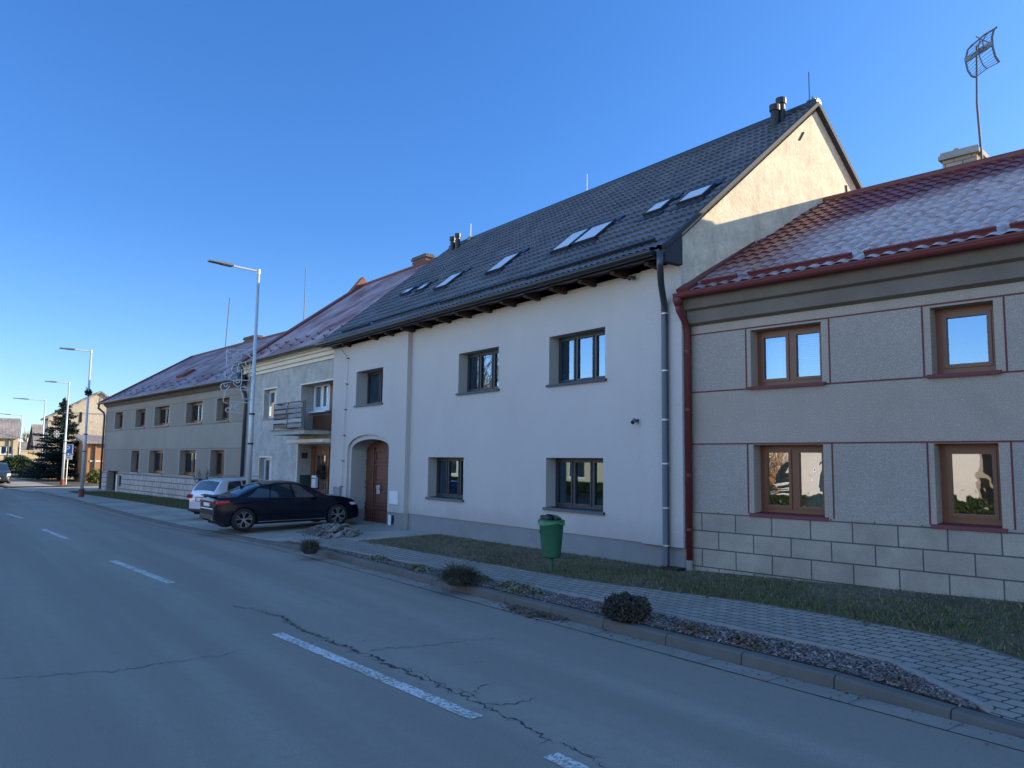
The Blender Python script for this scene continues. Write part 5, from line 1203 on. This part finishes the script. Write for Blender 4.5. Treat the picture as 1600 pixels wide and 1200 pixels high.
def leaves(mb, c, rx, rz, n, size, rr, shell=.55, up=.3, flat=1.):
    for i in range(n):
        while 1:
            v = Vector((rr.uniform(-1,1), rr.uniform(-1,1), rr.uniform(-1,1)))
            if shell < v.length < 1: break
        f = 1+.38*mn.noise(v*2.0+Vector((rz*31,rx*17,0)))+.2*mn.noise(v*5)
        p = Vector((c[0]+v.x*rx*f, c[1]+v.y*rx*f, c[2]+v.z*rz*f)); d = (v.normalized()*.6+Vector((rr.gauss(0,.6),rr.gauss(0,.6),rr.gauss(up,.6)))).normalized()
        s_ = size*rr.uniform(.6,1.4); e = d.orthogonal().normalized(); e = (e*math.cos(i)+d.cross(e)*math.sin(i))*s_*.38
        mb.add([p-d*s_*.5, p+e, p+d*s_*.5, p-e], [(0,1,2,3)])
def shrub(name, c, rx, rz, n, size, mat, label, seed, cat='shrub', shell=.45, stems=6, group=None):
    t = thing(name, label, cat, c, 0, group); rr = random.Random(seed); m = MB(); leaves(m, (0,0,rz*.95), rx, rz, n, size, rr, shell); m.build('foliage', mat, t, fix=False)
    s_ = MB()
    for i in range(stems): a = rr.uniform(0,2*PI); s_.tube([(0,0,-.03),(math.cos(a)*rx*.3,math.sin(a)*rx*.3,rz*.7),(math.cos(a)*rx*.75,math.sin(a)*rx*.75,rz*1.4)], [.012,.009,.005], 5)
    for i in range(stems*4):
        a = rr.uniform(0,2*PI); e_ = Vector((math.cos(a)*rx*rr.uniform(.5,1.12), math.sin(a)*rx*rr.uniform(.5,1.12), rz*rr.uniform(1.2,2.15))); s_.tube([(0,0,rz*.4), e_*.6, e_], [.005,.004,.002], 4)
    s_.build('stems', M['trunk'], t); return t
c = onz(970, 968, .15); shrub('round_shrub', (c.x, c.y+.10, gz(c.x,c.y)), .28, .158, 5200, .032, M['shrub_dark'], 'round dark evergreen shrub in the mulch bed nearest the viewer', 31)
def tuft(name, c, r, h, n, mat, label, seed, cat='grass tuft', w=.006):
    rr = random.Random(seed); m = MB()
    for i in range(n):
        a = rr.uniform(0,2*PI); r0 = r*.45*math.sqrt(rr.random()); ln = rr.uniform(.2,1.)*r; hh = h*rr.uniform(.55,1.1); b_ = Vector((math.cos(a)*r0, math.sin(a)*r0, 0)); o_ = Vector((math.cos(a),math.sin(a),0)); s_ = Vector((-math.sin(a),math.cos(a),0))*w
        lo_ = rr.random() < .45; q = b_+o_*ln*(.6 if lo_ else .4)+Vector((0,0,hh*(.5 if lo_ else .75))); e = b_+o_*ln*(1.15 if lo_ else .9)+Vector((rr.gauss(0,.03),rr.gauss(0,.03),hh*(rr.uniform(.05,.5) if lo_ else rr.uniform(.8,1.15))))
        m.add([b_-s_, b_+s_, q+s_*.7, q-s_*.7, e], [(0,1,2,3),(3,2,4)])
    o = m.build(name, mat, fix=False); o.location = c; return tag(o, label, cat)
c = onz(706, 910, .16); tuft('grass_tuft', (c.x, c.y+.12, gz(c.x,c.y)), .36, .30, 1500, M['tuft'], 'large dark tuft of spiky grass in the mulch bed before the litter bin', 41)
c = onz(477, 863, .15); tuft('grass_tuft', (c.x, c.y+.10, gz(c.x,c.y)), .26, .30, 700, M['tuft'], 'small dark grass tuft in the bed beside the rubble heap', 42)
def ground_plant(px, py, r, h, n, mat, label, seed, size=.05):
    c = onz(px, py, .15); rr = random.Random(seed); m = MB()
    for i in range(n):
        a = rr.uniform(0,2*PI); d_ = r*math.sqrt(rr.random()); x, y = math.cos(a)*d_*1.7, math.sin(a)*d_*.55; z = h*(1-(d_/r)**2)*rr.random()+.01; s_ = size*rr.uniform(.5,1.2); d = Vector((rr.gauss(0,1),rr.gauss(0,1),rr.gauss(.5,.5))).normalized(); e = d.orthogonal().normalized()*s_*.35; p = Vector((x,y,z))
        m.add([p-d*s_*.5, p+e, p+d*s_*.5, p-e], [(0,1,2,3)])
    o = m.build('ground_cover_plant', mat, fix=False); o.location = (c.x, min(max(c.y, yk(c.x)+.25), ybed(c.x)-.1), gz(c.x,c.y)); return tag(o, label, 'plant')
ground_plant(812, 922, .36, .14, 700, M['pale_leaf'], 'frosted pale green clump in the bed between the big tuft and the round shrub', 51)
ground_plant(752, 905, .2, .13, 320, M['pale_leaf'], 'small frosted clump close beside the large dark grass tuft', 52)
ground_plant(655, 890, .28, .11, 420, M['pale_leaf'], 'frosted clump in the bed before the large dark grass tuft, on the car side', 53)
ground_plant(575, 875, .26, .10, 360, M['pale_leaf'], 'low greenish clump midway along the bed between the two grass tufts', 54)
ground_plant(1083, 985, .22, .09, 300, M['dead_leaf'], 'dried brown plant in the bed just past the round dark shrub', 55)
ground_plant(1165, 1008, .16, .10, 320, M['dead_leaf'], 'second dried brown plant in the bed, nearer the pointed end', 56)
ground_plant(1400, 1060, .12, .04, 120, M['dead_leaf'], 'sparse brown remains of a plant by the pointed end of the bed', 57)

# ------------------------------------------------------------------ the far end of the street
def spruce(base, H, R, n, seed, label):
    t = thing('spruce_tree', label, 'tree', base); rr = random.Random(seed); m = MB()
    m.tube([(0,0,-.1),(0,0,H*.5),(0,0,H*.97)], [.16,.09,.015], 8); m.build('trunk', M['trunk'], t)
    f = MB(); z = .35
    while z < H*.985:
        rad = R*(1-z/H)**.82*(.8+.35*rr.random()); k = max(4, int(9*(1-z/H))+3)
        for i in range(k):
            a = rr.uniform(0,2*PI); rl = rad*rr.uniform(.6,1.18); nn = int(10+n*rl)
            for j in range(nn):
                q = rr.random()**.7; dr = -.25*q*rl*.6+.16*q*q*rl
                lat = rr.gauss(0, .13*rl*(1-q*.6)+.03); p = Vector((math.cos(a)*q*rl-math.sin(a)*lat, math.sin(a)*q*rl+math.cos(a)*lat, z+dr+rr.gauss(0,.05)))
                d = Vector((math.cos(a)+rr.gauss(0,.5), math.sin(a)+rr.gauss(0,.5), rr.gauss(-.05,.35))).normalized(); e = d.orthogonal().normalized(); e = (e*math.cos(j)+d.cross(e)*math.sin(j))*.035; l = rr.uniform(.10,.22)
                f.add([p-d*l*.5-e*.4, p+e, p+d*l*.5, p-e], [(0,1,2,3)])
        z += rr.uniform(.13,.22)*(1.1-.4*z/H)
    for i in range(60): z_ = H*.93+rr.random()*H*.09; p = Vector((rr.gauss(0,.04),rr.gauss(0,.04),z_)); f.add([p+Vector((-.03,0,-.08)), p+Vector((.03,0,-.08)), p+Vector((rr.gauss(0,.05),0,.1))], [(0,1,2)])
    f.build('crown', M['needle'], t, fix=False); return t
sb = onz(92, 750.5, .06); st = onx(103, 622, sb.x)
spruce(sb, st.z-.06, 3.15, 78, 61, 'tall dark spruce standing beyond the side street, behind the parking sign')
c = onz(141, 756, .06); shrub('yellow_shrub', (c.x, c.y+.3, .05), .55, .55, 1500, .13, M['shrub_yellow'], 'yellow green shrub beside the lamp post at the end of the long house', 62)
c = onz(150, 752, .06); shrub('dark_shrub', (c.x-1.5, c.y+1.0, .05), .62, .95, 1500, .15, M['shrub_green'], 'dark round shrub in front of the orange annexe wall', 63)
c = onz(26, 741, .0); shrub('clipped_hedge', (c.x, c.y, .0), 1.55, 1.0, 5200, .2, M['shrub_green'], 'wide clipped dark hedge mound in front of the ochre house', 64)
# old stone gabled house behind the spruce
XS = -76.0
def far_gable(name, label, X, ap, le, re, zb, depth_, wallm, roofm, chim=None):
    A = onx(*ap, X); Lp = onx(*le, X); Rp = onx(*re, X); t = thing(name, label, 'house', (X, A.y, zb)); k = lambda p: (p.y-A.y, p.z-zb)
    la, ra, aa = k(Lp), k(Rp), k(A); yL, yR = la[0], ra[0]; m = MB()
    zl, zr = la[1], ra[1]
    m.add([(0,yL,0),(0,yR,0),(0,yR,zr),(0,0,aa[1]),(0,yL,zl)], [(0,1,2,3,4)]); m.add([(-depth_,yL,0),(-depth_,yR,0),(-depth_,yR,zr),(-depth_,0,aa[1]),(-depth_,yL,zl)], [(0,1,2,3,4)])
    m.quad((0,yL,0),(-depth_,yL,0),(-depth_,yL,zl),(0,yL,zl)); m.quad((0,yR,0),(-depth_,yR,0),(-depth_,yR,zr),(0,yR,zr)); m.build('wall', wallm, t)
    r = MB(); nL = Vector((0, zl-aa[1], -(yL))).normalized()
    for (ye, ze) in ((yL,zl),(yR,zr)):
        d = Vector((0, ye, ze-aa[1])); d2_ = d*1.06; o_ = Vector((0,0,.12)); a0 = Vector((.18,0,aa[1]))+o_; b0 = a0+d2_; r.add([a0, b0, b0+Vector((-depth_-.36,0,0)), a0+Vector((-depth_-.36,0,0)), a0-o_*1.4, b0-o_*1.4, b0+Vector((-depth_-.36,0,0))-o_*1.4, a0+Vector((-depth_-.36,0,0))-o_*1.4], [(0,1,2,3),(4,7,6,5),(0,4,5,1),(1,5,6,2),(3,2,6,7)])
    r.build('roof', roofm, t); return t, k, A
tS, kS, AS = far_gable('stone_gable_house', 'old pale stone house whose broad sunlit gable rises behind the spruce', XS, (157,613), (76,652), (215,652), 0., 3.5, M['stone'], M['slate_grey'])
m = MB()
for px, py in ((126,652),(107,668)): q = onx(px, py, XS); m.box(.0, q.y-AS.y-.10, q.z-.45, .03, q.y-AS.y+.10, q.z+.45)
m.build('wall_slot', M['well'], tS)
m = MB(); q = onx(157,625,XS); m.box(0, q.y-AS.y-.08, q.z-.3, .03, q.y-AS.y+.08, q.z+.2); q0, q1 = onx(112,645,XS), onx(170,645,XS); m.box(0, q0.y-AS.y, q0.z-.06, .025, q1.y-AS.y, q0.z+.06); m.build('string_course', M['concrete'], tS)
# orange annexe
XA = -66.; a0 = onx(138, 692, XA); a1 = onx(172, 682, XA); AN = thing('orange_annexe', 'low orange outbuilding with a grey lean-to roof behind the end of the long house', 'outbuilding', (XA, a0.y, 0))
w = a1.y-a0.y+3; m = MB(); m.box(-6,0,0,0,w,a0.z); m.build('wall', M['orange'], AN); m = MB(); m.add([(.4,-.4,a0.z-.05),(.4,w,a0.z-.05),(-5,w,a0.z+.55),(-5,-.4,a0.z+.55),(.4,-.4,a0.z+.1),(.4,w,a0.z+.1),(-5,w,a0.z+.7),(-5,-.4,a0.z+.7)],[(0,3,2,1),(4,5,6,7),(0,1,5,4),(1,2,6,5),(2,3,7,6),(3,0,4,7)]); m.build('roof', M['slate_grey'], AN)
m = MB(); m.box(0,.2,1.6,.05,w,1.72); m.build('wall_band', M['cornice_light'], AN); m = MB(); m.tube([(.08,.5,0),(.08,.5,a0.z)], .06, 6); m.build('downpipe', M['pipe'], AN)
# ochre house at the bend
XO = -104.; e0 = onx(-140, 684, XO); e1 = onx(29, 684, XO); OH = thing('ochre_house', 'ochre yellow house with a grey slate roof facing down the street at the bend', 'house', (XO, e1.y, 0))
wy = e1.y-e0.y; ze = e1.z; rz_ = onx(10, 653, XO-3.5).z; zz_ = lambda py: onx(15, py, XO).z
wins = []
for (pa, pb) in ((-8,20),(-50,-20),(-90,-62)):
    for (pt_, pb2) in ((697,709.5),(727,744)):
        yA, yB = onx(pa,700,XO).y-e1.y, onx(pb,700,XO).y-e1.y; wins.append((yA, yB, zz_(pb2), zz_(pt_)))
fx = lambda x: (lambda a, b: (x, a, b))
m = MB(); m.sheet([(-wy,0),(0,0),(0,ze),(-wy,ze)], [rect(*w_) for w_ in wins], fx(0))
for w_ in wins: m.reveal(rect(*w_), fx(0), fx(-.25))
m.quad((0,0,0),(-8,0,0),(-8,0,ze),(0,0,ze)); m.quad((0,-wy,0),(-8,-wy,0),(-8,-wy,ze),(0,-wy,ze)); m.quad((-8,-wy,0),(-8,0,0),(-8,0,ze),(-8,-wy,ze)); m.build('wall', M['ochre'], OH)
for y0, y1, z0, z1 in wins:
    m = MB(); b_ = .09
    for a_, c_, d_, f_ in ((y0,y0+b_,z0,z1),(y1-b_,y1,z0,z1),(y0+b_,y1-b_,z1-b_,z1),(y0+b_,y1-b_,z0,z0+b_),(y0+(y1-y0)/3-.05,y0+(y1-y0)/3+.05,z0+b_,z1-b_),(y0+(y1-y0)*2/3-.05,y0+(y1-y0)*2/3+.05,z0+b_,z1-b_)): m.box(-.2,a_,d_,-.12,c_,f_)
    f_ = m.build('window', M['white_frame'], OH); MB().quad((-.16,y0+b_,z0+b_),(-.16,y1-b_,z0+b_),(-.16,y1-b_,z1-b_),(-.16,y0+b_,z1-b_)).build('pane', M['glass'], f_, fix=False); MB().box(-.1,y0-.1,z0-.1,.1,y1+.1,z0-.02).build('sill', M['white_frame'], f_)
m = MB(); m.add([(.45,-wy-.4,ze-.1),(.45,.35,ze-.1),(-4,.35,rz_),(-4,-wy-.4,rz_),(-8.4,.35,ze-.1),(-8.4,-wy-.4,ze-.1)],[(0,1,2,3),(3,2,4,5)]); m.add([(0,0,ze),(-8,0,ze),(-4,0,rz_-.15)],[(0,1,2)]); m.build('roof', M['slate_grey'], OH)
m = MB(); m.tube([(.1,-.9,0),(.1,-.9,ze)], .07, 6); m.build('downpipe', M['pipe'], OH); MB().box(0,-wy,0,.04,0,onx(15,735,XO).z).build('plinth', M['cream'], OH)
# garden wall, brown gabled house and distant low roofs
g0 = onx(32, 705, XO+3); g1 = onx(60, 705, XO+3); GW = MB(); GW.box(0, 0, 0, .4, g1.y-g0.y, g0.z); GW.box(-.05,-.02,g0.z,.45,g1.y-g0.y+.02,g0.z+.12); gwo = GW.build('garden_wall', M['ochre']); gwo.location = (XO+3, g0.y, 0); tag(gwo, 'plain ochre garden wall joining the ochre house to the spruce', 'wall')
XG = -138.; A = onx(53, 664, XG); BG = thing('brown_gable_house', 'distant house with a steep brown boarded gable and a grey roof beyond the garden wall', 'house', (XG, A.y, 0))
ez = onx(44, 704, XG-6).z; m = MB(); m.add([(-6,0,0),(6,0,0),(6,0,ez),(0,0,A.z),(-6,0,ez)],[(0,1,2,3,4)]); m.quad((6,0,0),(6,7,0),(6,7,ez),(6,0,ez)); m.quad((-6,0,0),(-6,7,0),(-6,7,ez),(-6,0,ez)); m.add([(-6,7,0),(6,7,0),(6,7,ez),(0,7,A.z),(-6,7,ez)],[(0,1,2,3,4)]); m.build('wall', M['brown_gable'], BG)
m = MB()
for sg in (1,-1): m.add([(0,-.3,A.z+.1),(0,7.3,A.z+.1),(6.5*sg,7.3,ez-.4),(6.5*sg,-.3,ez-.4),(0,-.3,A.z-.12),(0,7.3,A.z-.12),(6.5*sg,7.3,ez-.6),(6.5*sg,-.3,ez-.6)],[(0,1,2,3),(4,7,6,5),(0,3,7,4),(1,5,6,2),(3,2,6,7)])
m.build('roof', M['slate_grey'], BG)
XR = -175.; q0, q1 = onx(33,690,XR), onx(50,703,XR); LB = thing('distant_cottage', 'small distant cottage with a reddish base between the ochre house and the brown gable', 'cottage', (XR, q0.y, 0))
m = MB(); m.box(-6,0,0,0,q1.y-q0.y+4,q1.z); m.build('wall', M['brown_gable'], LB); m = MB(); y1_ = q1.y-q0.y+4; m.add([(.3,-.3,q1.z),(.3,y1_,q1.z),(-3,y1_,q0.z),(-3,-.3,q0.z),(-6.3,y1_,q1.z),(-6.3,-.3,q1.z)],[(0,1,2,3),(3,2,4,5)]); m.build('roof', M['slate_grey'], LB)
def bare_tree(name, base, H, seed, mat, label, group=None, n=5):
    t = thing(name, label, 'tree', base, 0, group); rr = random.Random(seed); m = MB(); m.tube([(0,0,-.2),(.1,0,H*.3)], [H*.03,H*.022], 7); m.build('trunk', M['trunk'], t)
    c = MB(); 
    for k in range(5): twigs(c, Vector((.1,0,H*(.2+.08*k*.3))), Vector((rr.gauss(0,.35),rr.gauss(0,.35),1)).normalized(), H*.25, H*.016, n, rr, .45)
    c.build('crown', mat, t, fix=False); return t
p = onx(41, 690, -190.); bare_tree('bare_tree', (-190., p.y, 0), 8.5, 71, M['trunk'], 'pale leafless tree far off between the ochre house and the brown gable', n=4)
# far pavement and kerb beyond the side street
isl = MB(); 
isl.grid([[(x, yk(x)+.02, .0), (x, yk(x)+.03, .075), (x, yk(x)+.25, .08)] for x in [-57.5-i*2 for i in range(20)]]); struct(isl.build('far_kerb', M['kerb_far']))
fp = MB(); fp.grid([[(x, yk(x)+.25, .08), (x, yk(x)+2.6, .09)] for x in [-57.5-i*2 for i in range(20)]]); struct(fp.build('far_pavement', M['driveway']))
fg = MB(); fg.grid([[(x, yk(x)+2.6, .09), (x, yk(x)+22, .05)] for x in [-57.5-i*2 for i in range(30)]]); struct(fg.build('far_verge', M['turf']))

# ------------------------------------------------------------------ the other side of the street, seen in the window panes
def opp_house(x, y, w, h, rh, d, wallm, roofm, label):
    t = thing('opposite_house', label, 'house', (x, y, 0)); m = MB(); wins = [(u, u+1.2, z, z+1.3) for u in [1.0+i*2.6 for i in range(int((w-1.5)/2.6))] for z in ((.9,3.4) if h > 4.6 else (.9,))]
    m.sheet(rect(0,w,0,h), [rect(*q) for q in wins], fr(0))
    for q in wins: m.reveal(rect(*q), fr(0), fr(-.2))
    m.quad((0,0,0),(0,-d,0),(0,-d,h),(0,0,h)); m.quad((w,0,0),(w,-d,0),(w,-d,h),(w,0,h)); m.quad((0,-d,0),(w,-d,0),(w,-d,h),(0,-d,h)); m.add([(0,0,h),(0,-d,h),(0,-d/2,rh)],[(0,1,2)]); m.add([(w,0,h),(w,-d,h),(w,-d/2,rh)],[(0,1,2)]); m.build('wall', wallm, t)
    m = MB(); m.add([(-.3,.4,h-.1),(w+.3,.4,h-.1),(w+.3,-d/2,rh+.1),(-.3,-d/2,rh+.1),(w+.3,-d-.4,h-.1),(-.3,-d-.4,h-.1)],[(0,1,2,3),(3,2,4,5)]); m.build('roof', roofm, t)
    for q in wins: 
        g = MB(); b_ = .07
        for a_, c_, e_, f_ in ((q[0],q[0]+b_,q[2],q[3]),(q[1]-b_,q[1],q[2],q[3]),(q[0]+b_,q[1]-b_,q[3]-b_,q[3]),(q[0]+b_,q[1]-b_,q[2],q[2]+b_)): g.box(a_,-.2,e_,c_,-.12,f_)
        w_ = g.build('window', M['white_frame'], t); MB().quad((q[0]+b_,-.16,q[2]+b_),(q[1]-b_,-.16,q[2]+b_),(q[1]-b_,-.16,q[3]-b_),(q[0]+b_,-.16,q[3]-b_)).build('pane', M['carglass'], w_, fix=False)
OPP = ((-8, 13, 'cream', 'slate_grey', 'long cream house across the road, opposite the brown house, seen mirrored in its panes'), (-22, 13, 'facade', 'slate_red_far', 'pale grey house across the road, between two cream ones, seen mirrored'),
       (-37, 14, 'cornice_light', 'slate_grey', 'pale cream house across the road, opposite the grey house, seen mirrored'), (-52, 14, 'ochre', 'slate_red_far', 'ochre house across the road with a dark red roof, seen mirrored'), (-68, 15, 'cream', 'slate_red_far', 'cream house across the road at the far end of the row, seen mirrored'), (6.5, 14, 'facade', 'slate_grey', 'pale house across the road nearest the viewer, seen mirrored'))
for x_, w_, wm_, rm_, lb_ in OPP: opp_house(x_, -17, w_, 4.2, 6.3, 8, M[wm_], M[rm_], lb_)
def hedge_box(x0, x1, y, h, n, seed):
    rr = random.Random(seed); m = MB()
    for i in range(n):
        p = Vector((rr.uniform(x0,x1), y+rr.gauss(0,.3), h*rr.random()**.7)); d = Vector((rr.gauss(0,1),rr.gauss(0,1),rr.gauss(0,1))).normalized(); e = d.orthogonal().normalized()*.055
        m.add([p-d*.09, p+e, p+d*.09, p-e], [(0,1,2,3)])
    return m.build('hedge', M['shrub_green'], fix=False)
tag(hedge_box(-60, 2, -13.5, .75, 50000, 78), 'long dark hedge across the road behind the viewer, mirrored in the lower panes', 'hedge')
for i, (x, y, h) in enumerate(((-67,-27,15),(-72,-30,17),(-78,-27,16),(-85,-29,17),(-92,-28,17),(-100,-30,18),(-108,-28,18))):
    bare_tree('bare_tree', (x, y, 0), h, 80+i, M['twig'], 'bare brown tree in the row across the road, mirrored in the upper panes', 'bare trees across the road', 5)
bare_tree('bare_tree', (-17.5,-14.6,0), 4.2, 95, M['twig'], 'small bare tree before the low cream house across the road', None, 5)

# ------------------------------------------------------------------ light, sky, camera
AZ = math.radians(66); EL = math.radians(17.6)
sd = Vector((math.cos(AZ)*math.cos(EL), math.sin(AZ)*math.cos(EL), math.sin(EL)))
sl = bpy.data.lights.new('sun', 'SUN'); sl.energy = 4.0; sl.angle = math.radians(.5); sl.color = (1.0, .83, .60)
so_ = bpy.data.objects.new('sun', sl); C.objects.link(so_); so_.rotation_euler = sd.to_track_quat('Z', 'Y').to_euler(); so_.location = (0, 0, 40)
W = bpy.data.worlds.new('World'); SC.world = W; W.use_nodes = True; wt = W.node_tree; bg = wt.nodes['Background']
sk = wt.nodes.new('ShaderNodeTexSky'); sk.sky_type = 'NISHITA'; sk.sun_disc = False; sk.sun_elevation = EL; sk.sun_rotation = PI/2-AZ
sk.altitude = 250; sk.air_density = 1.0; sk.dust_density = 0.; sk.ozone_density = 2.0
tn = wt.nodes.new('ShaderNodeMix'); tn.data_type = 'RGBA'; tn.blend_type = 'MULTIPLY'; tn.inputs[0].default_value = 1; tn.inputs[7].default_value = (.45, .85, 1.32, 1)
# the sky near the horizon is only a little paler than overhead on this clear winter day
def wn(ty, **k):
    n = wt.nodes.new(ty)
    for a, b in k.items(): setattr(n, a, b)
    return n
def wmul(a, b):
    n = wn('ShaderNodeMix', data_type='RGBA', blend_type='MULTIPLY'); n.inputs[0].default_value = 1; wt.links.new(a, n.inputs[6]); wt.links.new(b, n.inputs[7]); return n.outputs[2]
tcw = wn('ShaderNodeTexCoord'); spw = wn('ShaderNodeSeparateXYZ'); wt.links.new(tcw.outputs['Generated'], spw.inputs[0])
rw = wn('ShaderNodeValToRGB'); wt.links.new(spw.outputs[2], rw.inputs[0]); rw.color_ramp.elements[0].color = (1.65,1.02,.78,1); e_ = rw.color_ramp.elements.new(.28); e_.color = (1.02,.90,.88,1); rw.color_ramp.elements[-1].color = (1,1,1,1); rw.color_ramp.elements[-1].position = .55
# sky brightened overhead and behind the camera as added fill for the facades, clear blue behind the roofs
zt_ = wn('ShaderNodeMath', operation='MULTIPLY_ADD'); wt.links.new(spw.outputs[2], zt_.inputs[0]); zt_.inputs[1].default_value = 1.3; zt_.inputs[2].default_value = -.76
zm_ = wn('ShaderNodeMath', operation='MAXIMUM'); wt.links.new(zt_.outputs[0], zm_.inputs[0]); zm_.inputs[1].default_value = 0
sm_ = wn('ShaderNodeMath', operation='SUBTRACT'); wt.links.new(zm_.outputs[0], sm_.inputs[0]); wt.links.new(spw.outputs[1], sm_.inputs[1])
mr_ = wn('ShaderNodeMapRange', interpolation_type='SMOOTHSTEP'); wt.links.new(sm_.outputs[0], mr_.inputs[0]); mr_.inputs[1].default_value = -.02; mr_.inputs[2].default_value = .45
fill_ = wn('ShaderNodeMix', data_type='RGBA'); wt.links.new(mr_.outputs[0], fill_.inputs[0]); 
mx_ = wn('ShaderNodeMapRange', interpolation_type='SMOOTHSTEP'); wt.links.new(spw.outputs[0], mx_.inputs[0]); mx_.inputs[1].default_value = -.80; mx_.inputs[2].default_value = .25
sn_ = wn('ShaderNodeMix', data_type='RGBA'); wt.links.new(mx_.outputs[0], sn_.inputs[0]); sn_.inputs[6].default_value = (.70,.77,.84,1); sn_.inputs[7].default_value = (1.55,1.10,.88,1); wt.links.new(sn_.outputs[2], fill_.inputs[6])   # paler towards the sun
fill_.inputs[7].default_value = (2.3,1.75,1.45,1)
wt.links.new(sk.outputs[0], tn.inputs[6]); wt.links.new(wmul(wmul(tn.outputs[2], rw.outputs[0]), fill_.outputs[2]), bg.inputs[0]); bg.inputs[1].default_value = .10
cd = bpy.data.cameras.new('camera'); cam = bpy.data.objects.new('camera', cd); C.objects.link(cam)
cd.sensor_fit = 'HORIZONTAL'; cd.sensor_width = 36; cd.lens = F/1600*36; cd.clip_end = 3000; cd.clip_start = .05
cam.matrix_world = Matrix.Translation(CAMP) @ RW.to_4x4(); SC.camera = cam
vs = SC.view_settings; vs.view_transform = 'Standard'; vs.look = 'None'; vs.gamma = 1; vs.use_curve_mapping = False; vs.exposure = 1.35
